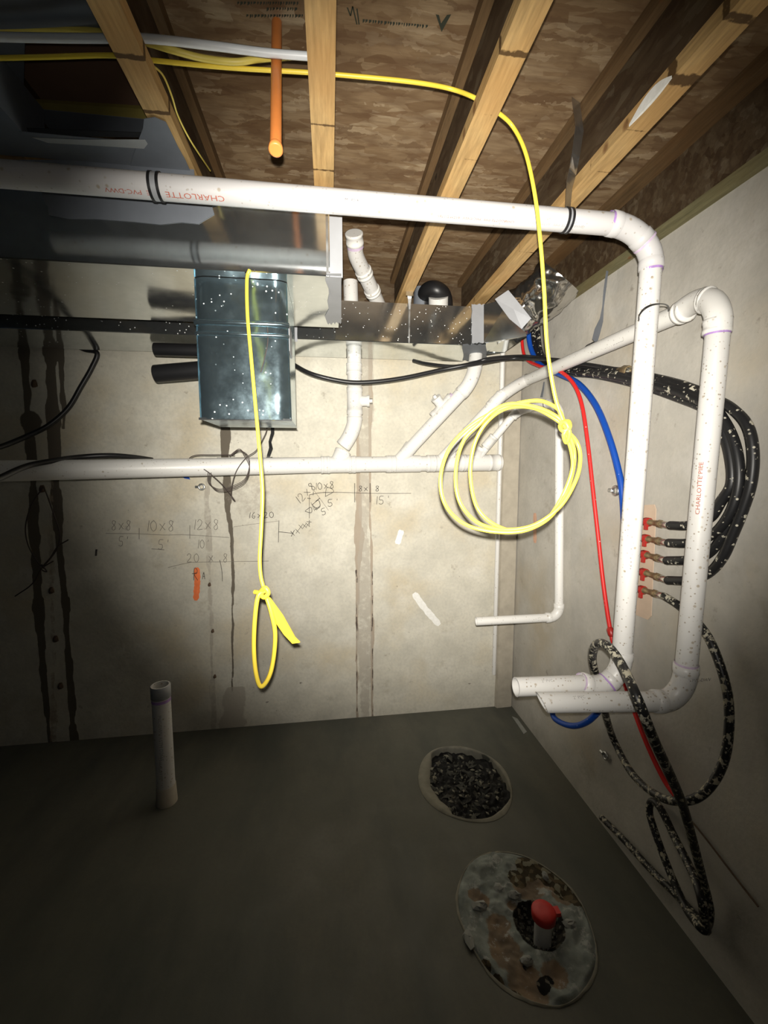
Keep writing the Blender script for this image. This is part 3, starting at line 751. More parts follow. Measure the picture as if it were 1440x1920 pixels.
t = thing('sump_pit', (H1[0], H1[1], 0), 'round floor pit near the wall corner, pale mortar rim, full of black debris', 'pit')
vs, fs = polar(H1[0], H1[1], H1[2]*.995, H1[3]*.995, lambda x, y, q: -.028+.020*nz(x, y, 12, 3)+.014*nz(x, y, 45))
o = MB().add(vs, fs, True).build('debris_fill', M['debris'], t); o['kind'] = 'stuff'
b = MB(); n = 96; vs = []
for k in range(n):
    a = 2*math.pi*k/n; wdt = .006+.005*math.sin(a*5+1)+.008*nz(math.cos(a), math.sin(a), 3)
    if math.cos(a) < -.55: wdt += .05*math.sqrt((-.55-math.cos(a))/.45)
    if -2.0 < (a-2*math.pi if a > math.pi else a) < -.6: wdt += .006
    c, s_ = math.cos(a), math.sin(a)
    ro = 1.035+.02*math.sin(4*a)
    vs += [(H1[0]+H1[2]*ro*c, H1[1]+H1[3]*ro*s_, .0015), (H1[0]+H1[2]*.99*c, H1[1]+H1[3]*.99*s_, .010+.003*nz(c, s_, 6)),
           (H1[0]+(H1[2]-wdt)*c, H1[1]+(H1[3]-wdt)*s_, -.003+.004*nz(c, s_, 9)), (H1[0]+(H1[2]-wdt-.006)*c, H1[1]+(H1[3]-wdt-.006)*s_, -.07)]
b.add(vs, [(k*4+i, ((k+1) % n)*4+i, ((k+1) % n)*4+i+1, k*4+i+1) for k in range(n) for i in range(3)], True)
M['mortar'] = m_simple('pale_mortar', (.25, .24, .195), .9, var=.3, scale=30)
b.build('mortar_rim', M['mortar'], t)
b = MB()
for k in range(150):        # loose chips and shreds on the fill
    a = random.random()*6.28; q = math.sqrt(random.random())*.82
    x, y = H1[0]+H1[2]*q*math.cos(a), H1[1]+H1[3]*q*math.sin(a); z = -.022+.020*nz(x, y, 12, 3)
    s_ = random.uniform(.004, .013); e = random.uniform(0, 3)
    dx, dy = math.cos(e)*s_*random.uniform(1, 3.), math.sin(e)*s_*random.uniform(1, 3.)
    b.add([(x-dx, y-dy, z), (x+dy*.4, y-dx*.4, z+s_*.5), (x+dx, y+dy, z+s_*.3), (x-dy*.4, y+dx*.4, z+s_*.2), (x, y, z+s_)],
          [(0, 1, 4), (1, 2, 4), (2, 3, 4), (3, 0, 4)])
M['chip'] = m_simple('chips', (.07, .07, .06), .5, var=.9, scale=25)
o = b.build('loose_chips', M['chip'], t); o['kind'] = 'stuff'
b = MB(); rc = random.Random(11)
for k in range(75):
    a = rc.random()*6.28; q = math.sqrt(rc.random())*.84
    x, y = H1[0]+H1[2]*q*math.cos(a), H1[1]+H1[3]*q*math.sin(a); z = -.016+.020*nz(x, y, 12, 3)
    s_ = rc.uniform(.003, .010); e = rc.uniform(0, 3); k2 = rc.uniform(.6, 2.2)
    dx, dy = math.cos(e)*s_*k2, math.sin(e)*s_*k2
    b.add([(x-dx, y-dy, z), (x+dy*.5, y-dx*.5, z+s_*.3), (x+dx, y+dy, z), (x-dy*.5, y+dx*.5, z+s_*.2), (x, y, z+s_*.7), (x, y, z-.01)],
          [(0, 1, 4), (1, 2, 4), (2, 3, 4), (3, 0, 4), (1, 0, 5), (2, 1, 5), (3, 2, 5), (0, 3, 5)])
M['pale_chip'] = m_simple('pale_crumbs', (.26, .25, .20), .8, var=.5, scale=30)
o = b.build('pale_crumbs', M['pale_chip'], t); o['kind'] = 'stuff'

# mortar patch with capped pipe
t = thing('mortar_patch', (H2[0], H2[1], 0), 'large round lumpy mortar and gravel patch in the floor nearest the camera', 'floor patch')
pc0 = PZ(1018, 1768, 0); pit = PZ(1010, 1735, 0)
def blobs(lst):
    L = []
    for px, py, rr_ in lst: q = PZ(px, py, 0); L.append((q.x, q.y, rr_))
    return L
BR = blobs([(905, 1690, .03), (935, 1735, .045), (950, 1790, .06), (985, 1840, .06), (1000, 1855, .05), (960, 1700, .02), (990, 1660, .07), (1030, 1650, .06), (1055, 1680, .05), (890, 1680, .03), (1040, 1830, .045), (940, 1770, .05)])
GR = blobs([(990, 1630, .055), (1030, 1640, .06), (1060, 1670, .05), (1085, 1690, .045), (1010, 1620, .04), (970, 1650, .04), (905, 1820, .03), (930, 1850, .03), (970, 1875, .03)])
BK = blobs([(1028, 1842, .018), (1020, 1850, .022), (985, 1815, .008), (870, 1760, .012)])
def bf(L, x, y): return max(max(0, 1-math.hypot(x-a, y-b_)/(r_*1.3)) for a, b_, r_ in L)
def h2f(x, y, q):
    dp = math.hypot(x-pit.x, y-pit.y)
    z = .010+.012*nz(x, y, 8, 1)+.006*nz(x, y, 30)
    z -= .02*bf(BR, x, y)
    if dp < .085: z -= .045*(1-(dp/.085)**3)
    if q > .95: z = z*(1-(q-.95)/.05)-.0
    return z
vs, fs = polar(H2[0], H2[1], H2[2]*1.0, H2[3]*1.0, h2f, 60, 150)
def sat(v): return max(0., min(1., v))
at = {'brown': [sat(bf(BR, v[0], v[1])*1.6) for v in vs], 'grav': [sat(bf(GR, v[0], v[1])*1.7) for v in vs],
      'blk': [max(sat((.088-math.hypot(v[0]-pit.x, v[1]-pit.y))/.02+.5), sat(bf(BK, v[0], v[1])*2)) for v in vs]}
n = NT('patch_mortar'); e = n.noise(34, 8, .78); e2 = n.noise(12, 7, .7)
c = n.mix(n.ramp(e2, [(.35, 0.), (.65, 1.)]), (.22, .25, .235), (.33, .36, .335))
def msk(nm, lo=.42, hi=.56, amp=1.0): return n.ramp(n.math('ADD', n.attr(nm), n.math('MULTIPLY', n.math('SUBTRACT', e, .5), amp)), [(lo, 0.), (hi, 1.)])
c = n.mix(msk('brown'), c, n.mix(n.noise(14, 4), (.16, .11, .07), (.33, .25, .175)))
c = n.mix(n.ramp(n.vor(14, out='Distance'), [(.35, 0.), (.6, .35)]), c, (.08, .085, .08))
c = n.mix(n.ramp(n.noise(20, 7, .75, src=n.mapv((1, 1, 1), loc=(4, 4, 4))), [(.56, 0.), (.62, .8)]), c, (.42, .43, .41))
pv = n.sep(n.vor(60))[0]
gc = n.ramp(pv, [(0, (.05, .04, .025)), (.5, (.11, .085, .05)), (.75, (.22, .21, .155)), (1, (.34, .34, .27))], 'CONSTANT')
c = n.mix(msk('grav', .5, .55), c, gc)
kv = n.ramp(n.sep(n.vor(70))[1], [(0, (.012, .011, .010)), (.72, (.035, .032, .026)), (.90, (.14, .13, .10)), (1, (.25, .24, .19))], 'CONSTANT')
c = n.mix(msk('blk'), c, kv)
n.bump(n.mix(.5, e, pv), .45, .008); M['patch'] = n.out(c, .9, 0., .2)
MB().add(vs, fs, True).build('mortar_surface', M['patch'], t, attr=at)
b = MB(); n_ = 90; vs = []
for k in range(n_):
    a = 2*math.pi*k/n_; c, s_ = math.cos(a), math.sin(a); wv = 1+.012*math.sin(3*a+1)+.008*math.sin(7*a)
    for q, z in ((.985, .004), (.998, .006+.004*nz(c, s_, 5)), (1.015+.012*math.sin(5*a)+.012*nz(c*3, s_*3, 4), .0015)):
        vs.append((H2[0]+H2[2]*q*wv*c, H2[1]+H2[3]*q*wv*s_, z))
b.add(vs, [(k*3+i, k*3+i+1, ((k+1) % n_)*3+i+1, ((k+1) % n_)*3+i) for k in range(n_) for i in range(2)], True)
b.build('mortar_edge', M['mortar'], t)
b = MB(); rc = random.Random(5)
for k in range(110):
    a = rc.random()*6.28; q = math.sqrt(rc.random())*.08; x, y = pit.x+q*math.cos(a), pit.y+q*math.sin(a); z = h2f(x, y, .5)+.002
    s_ = rc.uniform(.003, .009); vs = [(x-s_, y-s_*rc.random(), z), (x+s_*rc.random(), y-s_, z), (x+s_, y+s_*rc.random(), z), (x-s_*rc.random(), y+s_, z), (x, y, z+s_)]
    b.add(vs, [(0, 1, 4), (1, 2, 4), (2, 3, 4), (3, 0, 4)])
o = b.build('pit_gravel', M['chip'], t); o['kind'] = 'stuff'
def chunk(c, s, seed):
    r = random.Random(seed); b = MB(); vs = []; N, K = 7, 5
    for i in range(K+1):
        th_ = math.pi*i/K
        for k in range(N):
            a = 2*math.pi*k/N; rr_ = 1+r.uniform(-.22, .22)
            vs.append(Vector(c)+Vector((math.sin(th_)*math.cos(a)*s[0], math.sin(th_)*math.sin(a)*s[1], math.cos(th_)*s[2]))*rr_)
    b.add(vs, [(i*N+k, (i+1)*N+k, (i+1)*N+(k+1) % N, i*N+(k+1) % N) for i in range(K) for k in range(N)]); return b
M['chunk'] = m_simple('pale_mortar_chunk', (.30, .31, .29), .9, var=.25, scale=30)
for i, (px, py, s, lb) in enumerate(((965, 1680, (.026, .016, .018), 'pale blocky mortar chunk lying left of the red capped pipe'),
                                 (900, 1700, (.030, .022, .016), 'flat white mortar lump at the left edge of the floor patch'),
                                 (935, 1668, (.018, .022, .014), 'small white mortar lump behind the pale blocky chunk'),
                                 (1068, 1733, (.026, .018, .013), 'pale mortar lump just right of the red capped pipe'),
                                 (988, 1802, (.022, .014, .012), 'pale mortar lump in front of the black pit around the capped pipe'),
                                 (878, 1760, (.018, .035, .010), 'long flat mortar lump at the near left rim of the patch'),
                                 (1022, 1642, (.012, .02, .010), 'little pale stone among the brown gravel behind the red cap'))):
    q = PZ(px, py, .010); tag(chunk(q, s, i).build('mortar_chunk', M['chunk']), lb, 'rubble', 'mortar lumps on the round floor patch')
# capped pipe
g = ray(1018, 1706); q = PZ(1017, 1766, -.02); zt = CAMZ+g.z*(q.y/g.y)
t = thing('floor_pipe', (q.x, q.y, -.02), 'short white pipe with a red cap sticking out of the floor patch', 'pipe')
MB().cyl((q.x, q.y, -.03), (q.x, q.y, zt-.012), .029, seg=24).build('pipe', M['pvc'], t)
b = MB(); b.tube([(q.x, q.y, zt-.03), (q.x, q.y, zt-.028), (q.x, q.y, zt-.006), (q.x, q.y, zt), (q.x, q.y, zt+.001)], [.029, .040, .041, .037, .012], 24)
b.box((q.x+.02, q.y-.012, zt-.022), (q.x+.058, q.y+.014, zt-.008)); b.build('cap', M['cap'], t)

# ------------------------------------------------------------------ ducts
YF = 1.42; D1B = PY(300, 500, YF).z; D1T = 2.462
X1 = PY(640, 450, YF).x
t = thing('rectangular_duct', (-.8, 1.6, D1B), 'shiny galvanized duct hung behind the overhead pipe, with a drop box below', 'duct')
YBK = 1.92
def sheet_duct(x0, x1, y0, y1, z0, z1, bow=.0):
    b = MB(); c = .003
    pr = [(y0, z1), (y0, z0+c), (y0+c, z0), (y1-c, z0), (y1, z0+c), (y1, z1)]
    vs = [(x, y, z) for x in (x0, x1) for y, z in pr]; m = len(pr)
    b.add(vs, [(i, (i+1) % m, m+(i+1) % m, m+i)[::-1] for i in range(m)]+[tuple(range(m)), tuple(range(2*m-1, m-1, -1))])
    return b
body = sheet_duct(-2.4, X1, YF, YBK, D1B, D1T).build('duct_body', M['galv'], t)
MB().box((PY(611, 450, YF).x, YF-.004, D1B-.003), (PY(614, 450, YF).x+.003, YF+.002, D1T)).build('drive_cleat', M['galv_dull'], body)
# tape on duct 1
def ragged(fn, x0, x1, y0, y1, n=26, amp=3.2, seed=1, sides=(1, 1, 1, 1)):
    """pixel-sized rectangle with torn ends mapped on a surface by fn"""
    r = random.Random(seed); P = []
    for i in range(n): P.append((x0+(x1-x0)*i/n, y0+r.uniform(-amp, amp)*sides[0]))
    for i in range(n//2): P.append((x1+r.uniform(-amp, amp)*sides[1], y0+(y1-y0)*i*2/n))
    for i in range(n): P.append((x1+(x0-x1)*i/n, y1+r.uniform(-amp, amp)*sides[2]))
    for i in range(n//2): P.append((x0+r.uniform(-amp, amp)*sides[3], y1+(y0-y1)*i*2/n))
    return [fn(*p) for p in P]
def tapepoly(name, pts, mat, parent, th_=.0012):
    n = Vector((0, 0, 0)); m = len(pts); c = sum(pts, Vector())/m
    for i in range(m): n += (pts[i]-c).cross(pts[(i+1) % m]-c)
    n.normalize()
    if n.dot(O-c) < 0: n = -n
    vs = [c+n*th_]+[p+n*th_ for p in pts]+list(pts)
    return MB().add(vs, [(0, 1+i, 1+(i+1) % m) for i in range(m)]+[(1+i, 1+m+i, 1+m+(i+1) % m, 1+(i+1) % m) for i in range(m)]).build(name, mat, parent)
fy = lambda x, y: PY(x, y, YF-.001)
xt0 = PY(618, 450, YF).x
b = MB().box((xt0, YF-.005, D1B-.004), (X1+.003, YF-.001, D1T)); b.build('duct_tape', M['tape_l'], t)
tapepoly('duct_tape', ragged(lambda x, y: PZ(x, y, D1B-.001), 612, 640, 512, 606, 14, 2.5, 5, (0, 0, 1, 2)), M['tape_l'], t)
tapepoly('duct_tape', [fy(*p) for p in [(78, 352), (250, 352), (416, 350), (416, 372), (408, 385), (398, 388), (402, 402), (385, 412), (372, 420), (340, 417), (300, 421), (250, 416), (180, 411), (130, 411), (92, 404), (90, 388), (80, 372)]], M['tape'], t)
tapepoly('duct_tape', [PY(x, y, YF-.003) for x, y in [(640-640, 300), (0, 322), (200, 330), (365, 330), (362, 300)]], M['tape'], t)
# drop box
YB0 = 1.47; zb = PY(380, 785, YB0).z; xl = PY(365, 600, YB0).x; xr = PY(541, 700, YB0).x; YB1 = 1.76
bz = MB(); NXb, NZb = 24, 30; vs = []
prof = []
for j in range(NZb+1):
    z = zb+(D1B-.002-zb)*j/NZb
    for i in range(NXb+1):
        u_ = i/NXb; e_ = min(u_, 1-u_)
        y = YB0+.016*max(0, 1-e_/.14)**2-.003*math.sin(u_*math.pi)*math.sin(j/NZb*math.pi)+.0015*nz(u_*3, j/NZb*4, 2)
        vs.append((xl+(xr-xl)*u_+(.006*(1-j/NZb) if i == NXb else 0), y, z))
bz.add(vs, [(j*(NXb+1)+i, j*(NXb+1)+i+1, (j+1)*(NXb+1)+i+1, (j+1)*(NXb+1)+i) for j in range(NZb) for i in range(NXb)], True)
yb = YB0+.012
bz.add([(xl, yb, zb), (xr+.006, yb, zb), (xr+.006, YB1, zb), (xl+.0, YB1, zb)], [(3, 2, 1, 0)])
bz.add([(xl, YB0+.012, zb), (xl, YB1, zb), (xl, YB1, D1B-.002), (xl, YB0+.012, D1B-.002)], [(0, 1, 2, 3)][::1])
bz.add([(xr, YB0+.012, zb), (xr, YB1, zb), (xr, YB1, D1B-.002), (xr, YB0+.012, D1B-.002)], [(3, 2, 1, 0)])
bz.add([(xl, YB1, zb), (xr, YB1, zb), (xr, YB1, D1B-.002), (xl, YB1, D1B-.002)], [(0, 1, 2, 3)])
bx = bz.build('drop_box', M['galv_blue'], t); bx['label'] = 'bluish sheet metal drop box hanging below the duct'
zs = PY(450, 627, YB0).z; zs2 = PY(450, 606, YB0).z
b = MB()
for z0, hh in ((zs, .007), (zs2, .010)):
    b.tube([(xl, YB0+.010, z0), (xl+.02, YB0-.001, z0), (xr-.02, YB0-.001, z0), (xr+.002, YB0+.010, z0)], hh, 10)
b.build('seam', M['galv_blue'], bx)
b = MB(); b.box((xl-.002, YB0+.004, zb-.003), (xr+.008, YB0+.012, zb+.004)); b.build('bottom_hem', M['galv'], bx)
MB().box((xr+.0005, YB0+.02, PY(540, 655, YB0).z), (xr+.004, YB0+.12, PY(540, 604, YB0).z)).build('duct_tape', M['tape_l'], bx)
# black stubs to the left of the drop box
for (a, c, r_, lb) in ((PY(291, 655, 2.15), PY(400, 658, 2.12), .029, 'upper black pipe stub poking out left of the drop box'), (PY(292, 701, 2.15), PY(400, 692, 2.12), .040, 'lower black pipe stub poking out left of the drop box')):
    b = MB(); b.pipe_open(c, a, r_, depth=.05); tag(b.build('pipe_stub', M['black']), lb, 'pipe', 'black stubs beside the drop box')

# duct 2
Y2 = 2.22; Y2B = 2.56
z2b = PY(760, 643, Y2).z; z2t = PY(760, 569, Y2).z
x2r = PY(905, 610, Y2).x
t = thing('rectangular_duct', (0, Y2, z2b), 'long low galvanized duct near the back wall ending in a taped foil elbow', 'duct')
sheet_duct(-2.4, x2r, Y2, Y2B, z2b, z2t).build('duct_body', M['galv'], t)
sx = PY(767, 600, Y2).x
MB().box((sx-.002, Y2-.003, z2b), (sx+.003, Y2, z2t)).build('seam', M['galv_dull'], t)
f2 = lambda x, y: PY(x, y, Y2-.003)
tapepoly('duct_tape', ragged(f2, 884, 916, 571, 643, 12, 1.5, 3), M['tape_l'], t)
tapepoly('duct_tape', ragged(lambda x, y: PZ(x, y, z2b-.001), 868, 912, 646, 676, 10, 2, 9), M['tape'], t)
tapepoly('duct_tape', ragged(f2, 541, 558, 604, 640, 10, 1, 4), M['tape_l'], t)
# end piece angling up to the foil duct
E0 = [PY(905, 572, Y2), PY(905, 643, Y2)]
e1t, e1b = PD(950, 556, 2.05), PD(985, 632, 2.0)
b = MB(); q = [PY(905, 572, Y2), PY(905, 643, Y2), PY(940, 640, Y2), PD(988, 630, 2.12), PD(957, 558, 2.12)]
back = [Vector((v.x+.01, v.y+.30, v.z)) for v in q]
m = len(q); b.add(q+back, [tuple(range(m)), tuple(range(2*m-1, m-1, -1))]+[(i, m+i, m+(i+1) % m, (i+1) % m) for i in range(m)])
b.build('end_transition', M['galv'], t)
tp = [PD(928, 561, 2.10), PD(953, 544, 2.08), PD(968, 562, 2.08), PD(996, 597, 2.08), PD(978, 617, 2.10), PD(955, 598, 2.10)]
tapepoly('duct_tape', tp, M['tape_l'], t, .002)
ctr = [PD(962, 592, 2.22), PD(1000, 568, 2.16), PD(1028, 545, 2.08), PD(1050, 518, 2.04)]
pts = smooth(ctr, 14); b = MB(); b.tube(pts, .118, 64, caps=True)
bv = []
for v in b.v:
    k = mnoise.fractal(v*16, 1.0, 2.0, 3); k2 = abs(mnoise.noise(v*26+Vector((4, 4, 4))))
    bv.append(v+(v-min(pts, key=lambda p: (p-v).length_squared)).normalized()*(.012*k-.012*k2))
b.v = bv
o = b.build('foil_duct', M['foil'], t); o['label'] = 'crinkled shiny foil duct'

# return air panel, upper left
ZP = 2.620
t = thing('return_panel', PZ(150, 200, ZP), 'grey taped sheet metal panel around a return opening at the top left', 'duct panel')
f = lambda x, y: PZ(x, y, ZP)
oc = [f(44, 78), f(255, 78), f(272, 250), f(40, 238)]
x_l, x_r = -.785, -.445
ya, yb_ = PZ(100, 78, ZP).y, PZ(150, 244, ZP).y
xo = PZ(42, 150, ZP).x
oc = [f(47, 74), f(262, 74), f(283, 250), f(42, 240)]
outer = [Vector((-2.4, -.3, ZP)), Vector((x_r, -.3, ZP)), Vector((x_r, YF, ZP)), Vector((-2.4, YF, ZP))]
oc[1].x = min(oc[1].x, x_r-.002); oc[2].x = min(oc[2].x, x_r-.002)
b = MB()
for i in range(4):
    j = (i+1) % 4; b.slab([outer[i], outer[j], oc[j], oc[i]], .0015)
b.build('sheet_panel', M['tape'], t)
b = MB(); b.box((-.92, -.3, JB-.0015), (x_l-.0, YF, JB-.0005)); b.box((-2.4, -.3, JB-.0015), (-.92, YF, JB-.0005))
b.box((-.79, PZ(200, 259, JB).y, JB-.003), (PZ(345, 318, JB).x, YF-.002, JB-.0015)); b.build('duct_tape', M['tape'], t)
tapepoly('duct_tape', [PZ(x, y, JB-.003) for x, y in [(270, 222), (290, 219), (311, 228), (322, 250), (334, 275), (348, 300), (362, 332), (300, 335), (238, 330), (250, 290), (262, 255), (268, 240)]], M['tape'], t)
up_ = Vector((0, 0, .055)); b = MB()
b.slab([p+up_ for p in oc], .002)
for i in range(4):
    j = (i+1) % 4; b.add([oc[i], oc[j], oc[j]+up_, oc[i]+up_], [(0, 1, 2, 3)])
b.build('opening_backing', M['cardboard'], t)
ed = (oc[2]-oc[3]); bk_ = (oc[0]-oc[3]).normalized()
b = MB(); q0 = oc[3]+ed*.02+bk_*.012+Vector((0, 0, .012)); q1 = oc[3]+ed*.97+bk_*.012+Vector((0, 0, .012))
b.slab([q0, q1, q1+bk_*.06+Vector((0, 0, .02)), q0+bk_*.07+Vector((0, 0, .02))], .012); b.build('insulation_strip', M['insul'], t)
MB().box((x_l-.003, -.3, JB-.001), (x_l+.002, YF, ZP)).build('side_flashing', M['tape'], t)
b = MB(); b.slab([PZ(x, y, JB-.0035) for x, y in [(50, 240), (150, 244), (275, 249), (275, 258), (150, 256), (52, 247)]], .001); b.build('gap_shadow_strip', M['black'], t)  # black strip painting the shadow in the gap beside the lip
M['lip'] = m_simple('bare_metal_lip', (.62, .64, .64), .4, .5)
b = MB(); b.slab([PZ(x, y, JB-.0045) for x, y in [(60, 258), (150, 262), (272, 262), (277, 270), (270, 279), (190, 274), (90, 268)]], .001); b.build('metal_lip', M['lip'], t)

# ------------------------------------------------------------------ cables
def cable(name, pts, r, mat, label, cat, n=8, seg_=10, group=None, flat=1.0):
    return tag(MB().tube(smooth(pts, n), r, seg_, flat=flat).build(name, mat), label, cat, group)
zc = 2.575
t = thing('electrical_cable', PD(950, 1000, 1.15), 'yellow electrical cable threaded through the joists and hanging in a big knotted coil', 'cable')
run = [PZ(-60, 110, zc), PZ(80, 107, zc), PZ(210, 104, zc), PZ(285, 113, zc), PZ(430, 127, zc), PZ(580, 136, zc), PZ(700, 146, zc), PZ(790, 156, zc), PZ(850, 168, zc), PX(895, 186, .375), PX(935, 212, .44),
       PD(962, 238, 1.12), PD(985, 285, 1.11), PD(1002, 360, 1.10), PD(1012, 440, 1.10), PD(1020, 540, 1.11), PD(1026, 650, 1.13), PD(1040, 740, 1.15), PD(1056, 790, 1.15), PD(1062, 805, 1.15)]
MB().tube(smooth(run, 8), .0050, 10).build('hanging_run', M['yel'], t)
def lp(ps, d0=1.15, tw=.012):
    return [PD(x, y, d0+tw*math.sin(i*1.3)) for i, (x, y) in enumerate(ps)]
L1 = lp([(1060, 800), (1050, 772), (1030, 757), (1003, 751), (957, 760), (905, 783), (863, 815), (838, 850), (826, 896), (832, 940), (856, 972), (890, 990), (940, 998), (990, 993), (1035, 966), (1065, 915), (1077, 862), (1073, 830), (1062, 806)])
L2 = lp([(1062, 803), (1045, 782), (1010, 765), (960, 757), (925, 770), (897, 797), (870, 825), (856, 870), (856, 920), (870, 955), (900, 982), (945, 993), (1000, 985), (1050, 950), (1080, 900), (1088, 860), (1082, 830), (1064, 808)], 1.142)
L3 = lp([(1062, 803), (1040, 785), (1000, 765), (952, 765), (916, 788), (892, 826), (882, 875), (886, 925), (900, 960), (930, 985), (970, 995), (1020, 978), (1052, 935), (1072, 885), (1072, 850), (1060, 810)], 1.158)
for L in (L1, L2, L3): MB().tube(smooth(L, 8), .0050, 10).build('coil_loop', M['yel'], t)
kn = [PD(x, y, 1.135+.012*math.sin(i*2)) for i, (x, y) in enumerate([(1052, 792), (1066, 790), (1068, 802), (1055, 808), (1050, 798), (1060, 792), (1068, 812), (1062, 830), (1057, 816), (1064, 803)])]
MB().tube(smooth(kn, 6), .0052, 10).build('knot', M['yel'], t)

t = thing('electrical_cable', PD(490, 1290, 1.2), 'yellow electrical cable hanging in front of the drop box, knotted into a long loop', 'cable')
MB().tube(smooth([PY(468, 506, YF-.012), PD(463, 525, 1.30), PD(464, 590, 1.27), PD(470, 660, 1.24), PD(479, 760, 1.22), PD(487, 850, 1.2), PD(492, 920, 1.2), PD(490, 990, 1.2), PD(487, 1045, 1.2), PD(489, 1080, 1.2), PD(496, 1108, 1.2)], 8), .0052, 10).build('hanging_run', M['yel'], t)
MB().tube(smooth([PD(496, 1108, 1.2), PD(484, 1118, 1.19), PD(478, 1160, 1.19), PD(476, 1215, 1.2), PD(480, 1262, 1.21), PD(489, 1287, 1.22), PD(503, 1272, 1.22), PD(512, 1240, 1.22), PD(516, 1190, 1.21), PD(509, 1150, 1.2), PD(500, 1120, 1.2)], 8), .0062, 10).build('cable_loop', M['yel'], t)
MB().tube(smooth([PD(488, 1110, 1.2), PD(497, 1102, 1.185), PD(503, 1112, 1.185), PD(495, 1120, 1.19), PD(486, 1112, 1.2), PD(478, 1110, 1.21)], 6), .0065, 10).build('knot', M['yel'], t)
q = [PD(497, 1118, 1.195), PD(506, 1122, 1.195), PD(530, 1155, 1.20), PD(553, 1196, 1.21), PD(562, 1205, 1.21), PD(548, 1207, 1.215), PD(532, 1190, 1.215), PD(510, 1158, 1.21)]
MB().slab(q, .005).build('split_tail', M['yel'], t)
cable('electrical_cable', [PZ(-60, 56, zc+.05), PZ(80, 52, zc+.05), PZ(185, 60, zc+.04), PZ(275, 80, zc+.02), PZ(320, 93, zc), PZ(380, 109, zc), PZ(440, 116, zc), PZ(490, 110, zc+.02), PZ(545, 106, zc+.05)], .007, M['yel2'], 'yellow cable sagging beside the white tube between the joists at top left', 'cable')
cable('white_tube', [PZ(-60, 68, zc+.01), PZ(80, 71, zc+.01), PZ(190, 72, zc), PZ(275, 72, zc), PZ(400, 86, zc), PZ(500, 99, zc), PZ(585, 106, zc)], .0085, M['whitetube'], 'white tube crossing above the joists at top left', 'tube')
cable('string', [PZ(286, 122, 2.53), PZ(306, 142, 2.52), PZ(322, 180, 2.50), PZ(334, 218, 2.49), PZ(358, 265, 2.47), PD(394, 320, 1.33)], .0022, M['yel2'], 'thin yellow string hanging beside the joist at top left', 'string')
t = thing('orange_pipe', PD(518, 285, .92), 'orange plastic pipe poking down from the subfloor between two joists', 'pipe')
a = PZ(519, 42, SUB); c = PD(517, 279, .93); b = MB(); b.pipe_open(a, c, .0125, depth=.03); b.build('pipe', M['orange'], t)
dct = (c-a).normalized(); MB().tube([c-dct*.012, c-dct*.008, c+dct*.004, c+dct*.005], [.0126, .0145, .0152, .0125], 24).build('socket', M['orange'], t)

# black cables under the rear duct
cable('black_cable', [PY(535, 670, 2.3), PY(555, 686, 2.25), PY(590, 703, 2.2), PY(650, 716, 2.2), PY(700, 716, 2.2), PY(760, 708, 2.2), PY(830, 693, 2.2), PY(890, 682, 2.18), PX(960, 672, 1.0), PX(1040, 675, 1.12), PX(1100, 684, 1.17), PX(1160, 694, 1.19)], .0105, M['black'], 'thick black cable sagging under the rear duct', 'cable')
cable('black_cable', [PY(775, 676, 2.4), PY(800, 682, 2.32), PY(850, 687, 2.24), PY(890, 680, 2.22), PY(920, 672, 2.2), PX(975, 668, 1.05), PX(1010, 670, 1.15)], .009, M['black'], 'shorter black cable tucked under the taped end of the rear duct', 'cable')
cable('black_cable', [PX(990, 590, 1.15), PX(994, 630, 1.16), PX(1006, 665, 1.16), PX(1040, 678, 1.17), PX(1090, 688, 1.18), PX(1160, 694, 1.185)], .012, M['black'], 'black tube curving off the corner to a brass fitting on the right wall', 'cable')
# brass fitting
a, c = PX(1160, 694, 1.18), PX(1200, 696, 1.17); dcc = (c-a)
t = thing('brass_fitting', a, 'brass pipe fitting on the black tube behind the front drop pipe', 'fitting')
MB().tube([a, a+dcc*.2, a+dcc*.22, a+dcc*.5], [.012, .012, .020, .020], 6).build('nut', M['brass'], t)
MB().tube([a+dcc*.5, a+dcc*.52, a+dcc*.8, a+dcc*.82, a+dcc*1.2], [.015, .013, .013, .018, .018], 16).build('barrel', M['chrome'], t)

